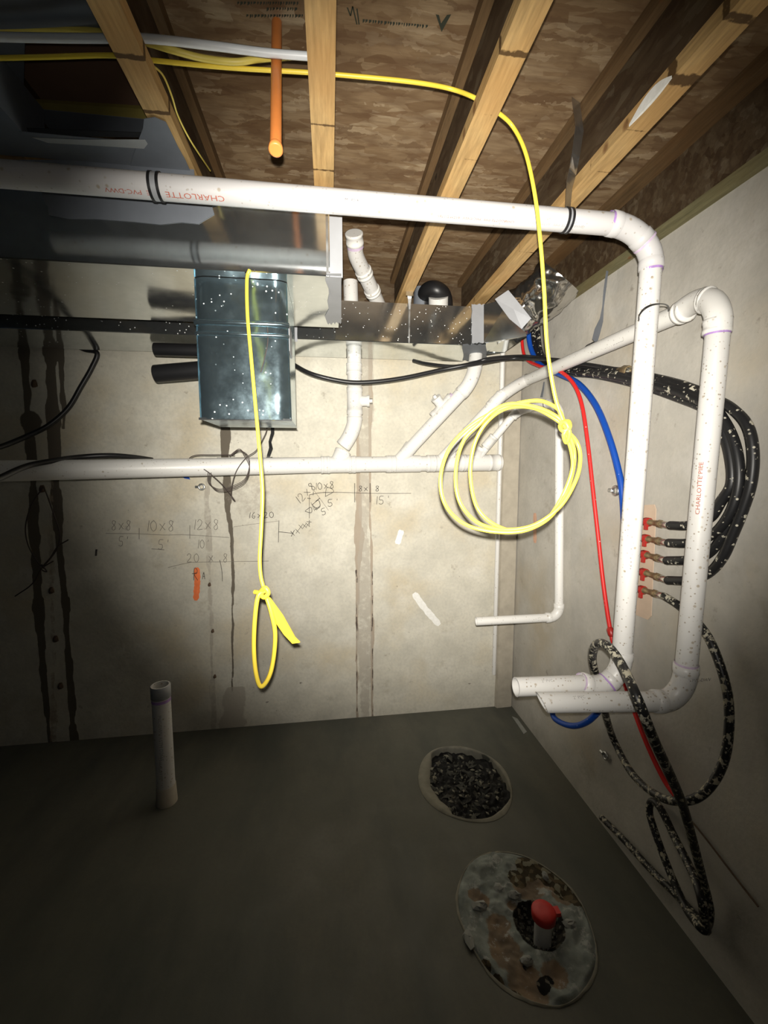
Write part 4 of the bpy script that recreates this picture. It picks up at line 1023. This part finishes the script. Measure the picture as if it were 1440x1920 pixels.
# line sets and valves
XW = 1.185
def bp(*ps, X=1.165, tw=0): return [PX(x, y, (X+tw*math.sin(i*1.7)) if len(q_) == 0 else q_[0]) for i, (x, y, *q_) in enumerate(ps)]
VX = 1.155
vy = [985, 1017, 1048, 1084, 1118]
vleft = [(1204, 977), (1201, 1008), (1199, 1037), (1197, 1070), (1194, 1103)]
vend = [(1256, 985), (1253, 1018), (1250, 1051), (1252, 1088), (1246, 1118)]
lines = [
 bp((1256, 985, VX), (1290, 985, VX), (1330, 972), (1352, 940), (1372, 905), (1368, 850), (1352, 800), (1325, 760), (1280, 738), (1225, 722), (1150, 706), (1090, 700), (1040, 690), (1008, 672), (998, 645), (994, 600, 1.17), (992, 560, 1.17)),
 bp((1253, 1018, VX), (1290, 1018, VX), (1330, 1006), (1358, 980), (1378, 940), (1386, 890), (1378, 835), (1358, 790), (1330, 758), (1270, 728), (1200, 708), (1120, 698), (1050, 692), (1015, 672), (1002, 640), (999, 600, 1.175), (998, 560, 1.175), X=1.17),
 bp((1250, 1051, VX), (1290, 1050, VX), (1325, 1040), (1352, 1010), (1374, 960), (1380, 905), (1372, 850), (1350, 800), (1325, 768), (1270, 745), (1200, 722), (1120, 704), (1060, 698), (1022, 680), (1008, 650), (1003, 600, 1.18), (1003, 560, 1.18), X=1.185),
 bp((1252, 1088, VX), (1290, 1088, VX), (1328, 1075), (1355, 1045), (1375, 1000), (1393, 955), (1408, 905), (1412, 850), (1402, 800), (1375, 768), (1340, 748), (1280, 722), (1200, 703), (1130, 696), (1070, 694), (1030, 685), (1012, 655), (1008, 600, 1.19), (1008, 560, 1.19), X=1.18)]
nmz = ['topmost', 'second from top', 'third from top', 'fourth from top']
for L, z in zip(lines, nmz):
    cable('insulated_tube', L, .0148, M['black_spk'], 'speckled black insulated tube looping from the %s wall valve' % z, 'tube', group='black tubes looping from the wall valves')
hose = [PX(1246, 1118, VX), PX(1275, 1137, VX), PX(1312, 1172, 1.17), PX(1338, 1215, 1.17), PX(1362, 1290, 1.17), PX(1367, 1360, 1.16), PX(1356, 1430, 1.14), PX(1325, 1482, 1.10), PX(1285, 1502, 1.06), PX(1235, 1493, 1.06), PX(1185, 1450, 1.09), PX(1150, 1385, 1.12),
        PD(1130, 1320, 1.56), PD(1118, 1270, 1.50), PD(1111, 1235, 1.42), PD(1117, 1209, 1.33), PD(1138, 1210, 1.25), PD(1165, 1245, 1.17), PD(1195, 1310, 1.06), PD(1225, 1385, 1.08), PD(1255, 1450, 1.14), PD(1280, 1510, 1.20), PD(1300, 1580, 1.27), PD(1318, 1650, 1.34), PD(1330, 1700, 1.36), PX(1328, 1730, 1.17),
        PX(1322, 1733, 1.12), PX(1316, 1690, 1.10), PX(1300, 1640, 1.13), PX(1265, 1570, 1.17), PX(1238, 1515, 1.18), PX(1222, 1503, 1.18), PX(1218, 1525, 1.17), PX(1235, 1580, 1.16), PX(1258, 1640, 1.15), PX(1285, 1700, 1.13), PX(1312, 1738, 1.10), PX(1325, 1742, 1.13), PX(1314, 1728, 1.17),
        PX(1270, 1680, 1.185), PX(1220, 1630, 1.185), PX(1170, 1575, 1.185), PX(1128, 1533, 1.185)]
o = cable('insulated_tube', hose, .0128, M['mud_hose'], 'mud splattered black tube looping round the stub pipes and coiled at the wall base', 'tube')
cable('blue_tube', [PX(992, 560, 1.13), PX(990, 610, 1.13), PX(996, 655, 1.14), PX(1015, 685, 1.15), PX(1050, 702, 1.15), PX(1085, 720, 1.155), PX(1117, 760, 1.16), PX(1142, 820, 1.16), PX(1160, 885, 1.165), PX(1168, 935, 1.165), PX(1172, 1020, 1.165), PX(1172, 1120, 1.165), PX(1160, 1230, 1.16), PX(1135, 1310, 1.15), PX(1108, 1348, 1.14), PX(1078, 1361, 1.13), PX(1050, 1354, 1.12), PX(1036, 1338, 1.12), PX(1040, 1300, 1.12)], .0135, M['blue'], 'blue plastic tube bending down the right wall behind the drop pipe', 'tube')
t = thing('red_tube', PX(1265, 1490, 1.16), 'red plastic tube hanging down the right wall beside the blue one', 'tube')
MB().tube(smooth([PX(979, 560, 1.12), PX(978, 620, 1.12), PX(984, 668, 1.12), PX(1010, 686, 1.12), PX(1045, 694, 1.12), PX(1072, 715, 1.125), PX(1090, 755, 1.13), PX(1102, 830, 1.135), PX(1112, 920, 1.14), PX(1122, 1010, 1.145), PX(1132, 1100, 1.15), PX(1146, 1190, 1.16), PX(1165, 1260, 1.165), PX(1188, 1330, 1.17), PX(1215, 1400, 1.17), PX(1245, 1462, 1.17), PX(1268, 1495, 1.17)], 8), .0085, 12).build('tube', M['red'], t)
MB().tube([PX(1143, 1176, 1.15), PX(1144, 1180, 1.15), PX(1147, 1190, 1.15), PX(1148, 1194, 1.15)], [.009, .0145, .0145, .009], 14).build('collar', M['redpl'], t)
cable('thin_wire', [PX(1280, 1520, 1.205), PX(1320, 1568, 1.205), PX(1375, 1640, 1.205), PX(1422, 1700, 1.205)], .003, M['rust'], 'thin rusty wire slanting down the right wall behind the muddy tube', 'wire')
# sealant plate and valves
t = thing('sealant_plate', PX(1205, 1160, RX), 'peach coloured sealant plate stuck on the right wall behind the valves', 'plate')
pts = [(1190, 948), (1228, 946), (1231, 955), (1222, 1155), (1216, 1162), (1186, 1150)]
tapepoly('plate_sheet', [PX(x, y, RX-.003) for x, y in pts], M['plate'], t, .003)
for i in range(5):
    a = PX(*vleft[i], 1.19); c = PX(*vend[i], VX); d = (c-a); n_ = d.normalized()
    t = thing('shutoff_valve', a, 'brass wall valve with red lever, %s of the five' % ['topmost', 'second from top', 'middle one', 'fourth from top', 'lowest'][i], 'valve', 'red lever valves on the right wall')
    q0 = PX(vleft[i][0]-14, vleft[i][1]-3, RX-.004)
    MB().tube([q0, a], .0105, 12).build('inlet', M['black'], t)
    MB().tube([a+d*.0, a+d*.12, a+d*.14, a+d*.32, a+d*.34, a+d*.62, a+d*.64, a+d*.74], [.009, .010, .0125, .0125, .0095, .0115, .0145, .014], 8).build('valve_body', M['brass'], t)
    MB().tube([a+d*.74, a+d*.75, a+d*.98], [.010, .012, .0125], 14).build('ferrule', M['chrome'], t)
    vv = PX(vleft[i][0]+7, vleft[i][1]-5, VX-.005)
    lv = MB().tube([a+d*.13, a+d*.15, a+d*.27, a+d*.29], [.011, .0165, .0165, .011], 12)
    cc = a+d*.2+Vector((-.012, -.01, 0)); lv.box(cc+Vector((-.004, -.007, -.028)), cc+Vector((.004, .007, .014)))
    lv.build('lever', M['redpl'], t)

# ------------------------------------------------------------------ hangers and straps
def clamp(parent, c, d, r, wd, mat, name='clamp'):
    c = Vector(c); d = Vector(d).normalized(); b = MB()
    b.cyl(c-d*wd*.5, c+d*wd*.5, r+.0015, seg=28); o = b.build(name, mat, parent)
    b = MB()
    for s_ in (-1, 1): b.cyl(c+d*(s_*wd*.5-.0035), c+d*(s_*wd*.5+.0035), r+.003, seg=28)
    b.build('edge_band', M['black'], o); return o
c = pc(294)
t = thing('pipe_hanger', c, 'black edged grey strap clamp around the overhead pipe at the upper left', 'hanger', 'strap hangers on the pipes')
clamp(t, c, ax, R2, .020, M['tape_l'])
c = pc(1062); t = thing('pipe_hanger', c, 'grey strap hanging from the joist with a black clamp round the overhead pipe', 'hanger', 'strap hangers on the pipes')
clamp(t, c, ax, R2, .013, M['tape_l'])
def strip(parent, pts, wd, mat, name='strap', side=Vector((1, 0, 0)), th_=.0012):
    P = [Vector(p) for p in pts]; vs = []
    for i, p in enumerate(P):
        tn = (P[min(i+1, len(P)-1)]-P[max(i-1, 0)]).normalized(); s_ = (side-tn*side.dot(tn)).normalized(); nn = tn.cross(s_)*th_
        h_ = (wd[i] if isinstance(wd, (list, tuple)) else wd)/2
        vs += [p-s_*h_, p+s_*h_, p+s_*h_+nn, p-s_*h_+nn]
    fs = [(4*i+k, 4*i+(k+1) % 4, 4*i+4+(k+1) % 4, 4*i+4+k) for i in range(len(P)-1) for k in range(4)]+[(3, 2, 1, 0)]
    m = 4*(len(P)-1); fs.append((m, m+1, m+2, m+3))
    return MB().add(vs, fs).build(name, mat, parent)
strip(t, [PY(1064, 400, YU-.02), PY(1066, 372, YU-.005), PY(1068, 345, YU+.01), PX(1074, 322, .745), PX(1080, 290, .745), PX(1087, 240, .750), PX(1080, 187, .752)], [.018, .022, .024, .030, .034, .036, .036], M['galv_dull'], side=Vector((.9, .35, 0)))
cc = PX(1112, 657, 1.127); dcl = (g1-g0).normalized()
t = thing('pipe_hanger', cc, 'dark strap hanging off the sill to clamp the sloped pipe along the right wall', 'hanger', 'strap hangers on the pipes')
clamp(t, cc, dcl, R2, .026, M['galv_dull'])
strip(t, [PX(1115, 640, 1.12), PX(1120, 622, 1.14), PX(1128, 600, 1.17), PX(1131, 575, 1.18), PX(1134, 545, 1.175), PX(1139, 508, RX-.035)], [.034, .038, .024, .010, .016, .014], M['tape'], side=Vector((.9, .4, 0)))
t = thing('pipe_strap', PX(1225, 580, 1.0), 'thin black strap looped round the drop pipe and the sloped pipe', 'strap')
MB().tube(smooth([PD(1198, 600, 1.24), PD(1199, 590, 1.22), PD(1210, 577, 1.20), PD(1228, 570, 1.22), PD(1250, 572, 1.30), PX(1254, 585, 1.09), PX(1250, 605, 1.10), PX(1236, 618, 1.11)], 6), .0032, 8, flat=.5).build('loop', M['black'], t)
c = mp(506); t = thing('pipe_hanger', c, 'black strap clamp holding the main drain below the drop box', 'hanger', 'strap hangers on the pipes')
clamp(t, c, dirm, R3, .024, M['black'])
strip(t, [PD(504, 862, 2.28), PD(503, 855, 2.28), PD(508, 840, 2.29), PD(506, 828, 2.30), PD(511, 812, 2.31), PD(511, 795, 2.32), PY(511, 700, 2.38), Vector((PY(511, 700, 2.38).x, 2.38, z2b))], [.018, .016, .02, .014, .018, .02, .02, .02], M['black'])
t = thing('pipe_hanger', PY(767, 553, Y2), 'narrow metal strap hooked over the rear duct from a joist', 'hanger', 'strap hangers on the pipes')
strip(t, [PY(768, 546, Y2-.02), PY(768, 560, Y2-.012), PY(768, 580, Y2-.006), PY(767, 643, Y2-.005)], [.03, .018, .008, .006], M['galv_dull'])
MB().box(PY(768, 548, Y2-.02)-Vector((.018, .004, .018)), PY(768, 548, Y2-.02)+Vector((.018, .006, .018))).build('clip', M['chrome'], t)
t = thing('pipe_hanger', PX(1018, 735, 1.2), 'small grey strap on the right wall over the small branch line', 'hanger', 'strap hangers on the pipes')
strip(t, [PX(1020, 716, RX-.005), PX(1018, 730, RX-.008), PX(1015, 745, RX-.012)], [.012, .022, .03], M['tape'], side=Vector((0, 1, 0)))

# ------------------------------------------------------------------ wires, hoses at the left
cable('black_hose', [PW(106, 626, .02), PW(128, 640, .02), PW(158, 655, .025), PW(182, 662, .03), PW(172, 690, .03), PW(152, 725, .04), PW(128, 765, .05), PW(92, 797, .08), PW(50, 818, .12), PW(0, 838, .2), PW(-50, 850, .3)], .013, M['black'], 'black hose bent sharply on the back wall at far left', 'hose')
cable('black_hose', [PD(-40, 915, 1.6), PD(0, 896, 1.68), PD(50, 874, 1.78), PD(100, 864, 1.86), PD(150, 857, 1.95), PD(205, 854, 2.02), PD(250, 857, 2.1), PD(285, 862, 2.2)], .012, M['black'], 'black hose lying along the top of the main drain at far left', 'hose')
t = thing('wire_coil', PD(410, 880, 2.1), 'thin brown wire tangled in loops over the main drain', 'wire')
wmat = M['wire']
MB().tube(smooth([PD(500, 690, 2.05), PD(504, 740, 2.08), PD(501, 800, 2.1), PD(492, 825, 2.1), PD(480, 845, 2.1), PD(462, 858, 2.1), PD(445, 880, 2.1), PD(436, 905, 2.1), PD(434, 930, 2.12), PD(440, 938, 2.12), PD(420, 912, 2.12), PD(390, 885, 2.1), PD(356, 864, 2.1), PD(366, 854, 2.1), PD(400, 853, 2.1), PD(440, 853, 2.1)], 8), .0022, 6).build('wire_loop', wmat, t)
for k in range(3):
    a = [PD(390+k*3, 886, 2.1), PD(391+k*2, 905+k, 2.1), PD(410, 917+k*2, 2.11), PD(437, 911+k*3, 2.12), PD(460, 897+k*3, 2.12), PD(468, 870+k*4, 2.11), PD(463-k*3, 852, 2.1), PD(448, 846-k*2, 2.1), PD(430, 855, 2.1)]
    MB().tube(smooth(a, 7), .0018, 6).build('wire_loop', wmat, t)
cable('thin_wire', [PY(477, 506, YF-.006), PD(484, 535, 1.40), PD(499, 572, 1.39), PD(501, 607, 1.38), PD(502, 641, 1.38), PD(496, 672, 1.38), PD(489, 698, 1.38)], .0016, M['wire'], 'thin dark wire dangling in front of the bluish drop box', 'wire')
t = thing('wire_bundle', PW(80, 1060, .03), 'dark twisted wires dangling from a wall tie on the far left', 'wire')
for k, ps in enumerate(([(82, 912), (60, 945), (48, 985), (52, 1020), (68, 1050), (82, 1066)], [(82, 912), (96, 950), (112, 1000), (106, 1030), (88, 1055), (80, 1062)], [(80, 1062), (95, 1045), (108, 1025), (128, 1012)], [(80, 1062), (60, 1095), (28, 1118)], [(78, 1058), (88, 1072), (78, 1066), (100, 1052)])):
    MB().tube(smooth([PW(x, y, .03+.01*math.sin(i+k)) for i, (x, y) in enumerate(ps)], 6), .0035, 6).build('wire', M['wire'], t)
# ties in the walls
ties = [(65, 720, .018, 'top rusty tie between the dark stains at far left'), (80, 917, .018, 'rusty tie holding the dangling wires at far left'), (97, 1107, .017, 'rusty tie between the dark stains below the dangling wires'), (105, 1198, .017, 'rusty tie between the dark stains, second from the floor'), (114, 1286, .017, 'rusty tie between the dark stains nearest the floor'),
        (393, 1096, .010, 'small rusty tie just right of the orange paint streak'), (399, 1183, .010, 'small rusty tie below and right of the orange streak'), (403, 1268, .010, 'lowest small rusty tie right of the standpipe'), (942, 907, .008, 'small rusty tie in the corner behind the yellow coil')]
for px, py, s_, lb in ties:
    c = PW(px, py, .0); b = MB()
    pr = [(c.x+math.cos(k*math.pi/4+.3)*s_*(.8+.3*((k*7) % 3)/2), c.y, c.z+math.sin(k*math.pi/4+.3)*s_*1.3*(.8+.3*((k*5) % 3)/2)) for k in range(8)]
    b.add([(c.x, c.y-.014, c.z)]+[(x, y-.007, z) for x, y, z in pr]+pr, [(0, 1+(k+1) % 8, 1+k) for k in range(8)]+[(1+k, 1+(k+1) % 8, 9+(k+1) % 8, 9+k) for k in range(8)])
    tag(b.build('form_tie', M['rust']), lb, 'tie', 'rusty form ties in the back wall')
for c, d, s_, lb in ((PW(378, 913, .01), Vector((0, -1, 0)), .016, 'steel ring tie on the back wall below the wire coil'), (PX(1154, 920, RX-.012), Vector((-1, 0, 0)), .018, 'steel ring tie on the right wall beside the blue tube'), (PX(1135, 1417, RX-.01), Vector((-1, 0, 0)), .015, 'steel ring tie low on the right wall under the stub pipes')):
    s2 = Vector((0, 0, 1)).cross(d).normalized(); b = MB()
    b.tube([c+(s2*math.cos(k*.524)+Vector((0, 0, 1))*math.sin(k*.524))*s_ for k in range(12)], s_*.36, 8, closed=True)
    b.box(c-Vector((.02, .02, .01))*.6-s2*.0, c+Vector((.02, .02, .01))*.6, None) if False else None
    e_ = c+s2*s_*-2.2; b.cyl(c-s2*s_, e_, s_*.5)
    tag(b.build('ring_tie', M['galv_dull']), lb, 'tie', 'steel ring ties in the walls')
c = PW(345, 893, .003); tag(MB().slab([PW(338, 890, .003), PW(352, 891, .003), PW(357, 899, .003), PW(346, 897, .003)], -.003).build('plastic_scrap', M['blue']), 'tiny dark blue scrap stuck to the wall under the drain', 'scrap')
# bit of white debris in the corner
for (ps, lb) in (([(960, 1343), (970, 1347), (988, 1372), (982, 1376)], 'white plaster smear on the floor at the wall corner'),):
    tag(MB().slab([PZ(x, y, .002) for x, y in ps], .008).build('plaster_scrap', M['chunk']), lb, 'rubble')

# ------------------------------------------------------------------ writing and paint on the back wall
GL = {'0': [[(.5, 0), (.1, .25), (.1, .7), (.45, 1), (.85, .75), (.85, .3), (.5, 0)]], '1': [[(.6, 0), (.4, 1)]], '2': [[(.1, .25), (.4, 0), (.8, .2), (.6, .6), (.1, 1), (.9, .95)]],
      '5': [[(.9, 0), (.3, .02), (.2, .45), (.7, .5), (.75, .85), (.4, 1), (.05, .9)]], '8': [[(.8, .1), (.4, 0), (.25, .25), (.7, .6), (.7, .9), (.35, 1), (.2, .75), (.6, .45), (.8, .1)]],
      '6': [[(.7, 0), (.3, .4), (.25, .85), (.6, 1), (.8, .7), (.4, .6)]], 'x': [[(.1, .3), (.9, .9)], [(.85, .25), (.15, .95)]], "'": [[(.5, 0), (.45, .25)]],
      'R': [[(.3, 1), (.35, 0), (.8, .1), (.75, .4), (.35, .5), (.9, 1)], [(.0, .45), (.8, .35)]], 'A': [[(.1, 1), (.5, 0), (.85, 1)], [(.2, .6), (.8, .6)]], ' ': []}
class Ink:
    def __init__(s): s.b = MB()
    def line(s, ps, r=.0016):
        P = [PW(x, y, .0012) for x, y in ps]
        s.b.tube(P if len(P) < 3 else smooth(P, 4), r, 6); return s
    def write(s, txt, x, y, w, h, ang=0., gap=1.25, r=.0015):
        ca, sa = math.cos(ang), math.sin(ang)
        for ch in txt:
            for st in GL[ch]:
                s.line([(x+(u*w)*ca-(v*h)*sa, y+(u*w)*sa+(v*h)*ca) for u, v in st], r)
            k = .6 if ch in "'1" else 1.
            x += w*gap*k*ca; y += w*gap*k*sa
        return s
    def done(s, mat, name='marker_writing'): return s.b.build(name, mat, WALL)
i1 = Ink()
i1.write('8x8', 208, 976, 11, 18).write('10x8', 272, 976, 13, 20).write('12x8', 360, 974, 12, 19).line([(198, 1000), (262, 1001), (305, 1003), (355, 1003), (430, 1008)], .0013)
i1.line([(261, 990), (261, 1011)]).line([(356, 985), (356, 1010)]).line([(437, 990), (436, 1040)], .001)
i1.write("5'", 222, 1006, 10, 18).write("5'", 296, 1012, 11, 18).line([(284, 1029), (308, 1031)]).write("10'", 368, 1012, 9, 16)
i1.write('20 x 8', 350, 1038, 10, 16, gap=1.35).line([(315, 1064), (350, 1056), (375, 1054), (504, 1052)], .0013)
i1.line([(438, 988), (480, 982), (522, 977)], .001); i1.done(M['ink_f'])
i2 = Ink()
i2.write('16x20', 464, 961, 9, 11, -.03).line([(523, 976), (522, 1017)]).line([(522, 997), (550, 1000)]).line([(545, 996), (552, 1004)]).line([(552, 994), (546, 1006)])
for x, y in ((558, 996), (564, 988), (571, 986), (577, 984)): i2.line([(x-4, y-4), (x+4, y+4)], .0012).line([(x+3, y-4), (x-3, y+4)], .0012)
i2.line([(580, 986), (580, 975)]).line([(575, 978), (584, 979)]).line([(580, 972), (580, 928)]).line([(576, 934), (583, 935)]).line([(580, 928), (600, 924), (632, 923)])
i2.line([(572, 958), (583, 951), (584, 961), (572, 959)]).line([(587, 929), (588, 921)]).line([(610, 931), (613, 914), (626, 921), (610, 931)])
i2.write('12x8', 550, 936, 11, 15, -.78).write('10x8', 588, 906, 9, 13, -.1).write("5'", 613, 937, 11, 13, -.1).write('5', 600, 955, 10, 12, -.3)
for k in range(6): i2.line([(583+k*2, 942+k*3), (590+k*2, 958-k*2)], .0011)
i2.line([(586, 946), (597, 938), (600, 950), (590, 956)]).line([(592, 940), (600, 934)], .002)
i2.line([(632, 923), (700, 925), (771, 925)], .0013)
i2.write('8x', 672, 911, 8, 10).write('8', 703, 911, 9, 10).write("15'", 701, 931, 11, 15, -.05).line([(665, 906), (665, 942)], .002).line([(694, 906), (694, 942)], .002)
i2.line([(412, 1050), (416, 1070), (417, 1090)], .0015); i2.line([(581, 909), (600, 935), (616, 957)], .0008)
i2.write('R', 360, 1066, 12, 22).write('A', 379, 1073, 6, 13); i2.line([(181, 1030), (180, 1042)], .005)
i2.done(M['ink'])
def smear(ps, wd, mat, name, fn=PW, parent=WALL, off=.0008, seed=1):
    r = random.Random(seed); P = [fn(x, y, off) if fn is PW else fn(x, y) for x, y in ps]; P = smooth(P, 8); vs = []; n = len(P)
    nrm = Vector((0, -1, 0)) if fn is PW else Vector((-1, 0, 0))
    for i, p in enumerate(P):
        tn = (P[min(i+1, n-1)]-P[max(i-1, 0)]).normalized(); s_ = tn.cross(nrm).normalized(); e_ = min(1, (min(i, n-1-i)+.7)/(n*.12))
        h_ = wd*.5*math.sqrt(e_)*(1+r.uniform(-.12, .12)); vs += [p-s_*h_, p+nrm*.0008, p+s_*h_]
    return MB().add(vs, [(3*i+k, 3*i+k+1, 3*i+4+k, 3*i+3+k) for i in range(n-1) for k in range(2)]).build(name, mat, parent)
smear([(369, 1064), (370, 1085), (369, 1105), (367, 1126)], .034, M['spray'], 'orange_paint_streak')
smear([(776, 1112), (796, 1140), (824, 1172)], .042, M['whitemark'], 'white_paint_streak')
smear([(753, 994), (745, 1020)], .036, M['whitemark'], 'white_paint_streak')
M['joistmark'] = M['whitemark']
M['spray2'] = m_stroke('faint_orange_paint', (.62, .38, .27))
smear([(1003, 962), (1003, 1018)], .04, M['spray2'], 'faint_orange_streak', lambda x, y: PX(x, y, RX-.001), WR)
# printed marks on the subfloor
b = MB()
q = [(817, 27), (823, 28), (827, 44), (838, 28), (846, 27), (828, 60)]
pz = lambda x, y: PZ(x, y, SUB-.0008)
b.add([pz(*p) for p in q], [(0, 1, 2, 5), (2, 3, 4, 5)])
for (x0, y0, x1, ang) in ((445, 3, 560, 0), (500, 14, 560, 0), (462, 27, 568, 0), (680, 36, 800, .09)):
    x = x0; r = random.Random(int(x0))
    while x < x1:
        y = y0+(x-x0)*ang; w_ = r.uniform(2, 5); h_ = r.uniform(5, 8)
        b.add([pz(x, y), pz(x+w_, y), pz(x+w_, y+h_*.5), pz(x, y+h_)], [(0, 1, 2, 3)]); x += w_+r.uniform(1, 3)
for ps in (((650, 14), (656, 30)), ((656, 30), (660, 12)), ((660, 12), (668, 46)), ((668, 16), (672, 46))):
    (ax0, ay0), (bx0, by0) = ps; b.add([pz(ax0, ay0), pz(ax0+2.5, ay0), pz(bx0+2.5, by0), pz(bx0, by0)], [(0, 1, 2, 3)])
M['stamp'] = m_stroke('dark_green_stamp_ink', (.05, .055, .04)); b.build('stamped_print', M['stamp'], CEIL)

# white smear on the lower edge of the joist nearest the right wall
jo = [o for o in bpy.data.objects if o.name.startswith('floor_joist') and abs(o.location.x-.806) < 1e-3][0]
P = smooth([PX(1262, 98, .774), PX(1234, 138, .774), PX(1206, 178, .774), PX(1180, 214, .774)], 6)
b = MB(); vs = []
for i, p in enumerate(P):
    e_ = math.sin(math.pi*(i+.5)/len(P)); z = JB+.002
    vs += [(.8055, p.y, JB-.0008), (.7755-.0008, p.y, JB-.0008), (.7755-.0008, p.y, JB+.026*e_+.002)]
vs = [(.7755+.006*math.sin(math.pi*((i//3)+.5)/len(P)), v[1], v[2]) if i % 3 == 0 else v for i, v in enumerate(vs)]
b.add(vs, [(3*i+k, 3*i+k+1, 3*i+4+k, 3*i+3+k) for i in range(len(P)-1) for k in range(2)]); b.build('white_smear', M['whitemark'], jo)
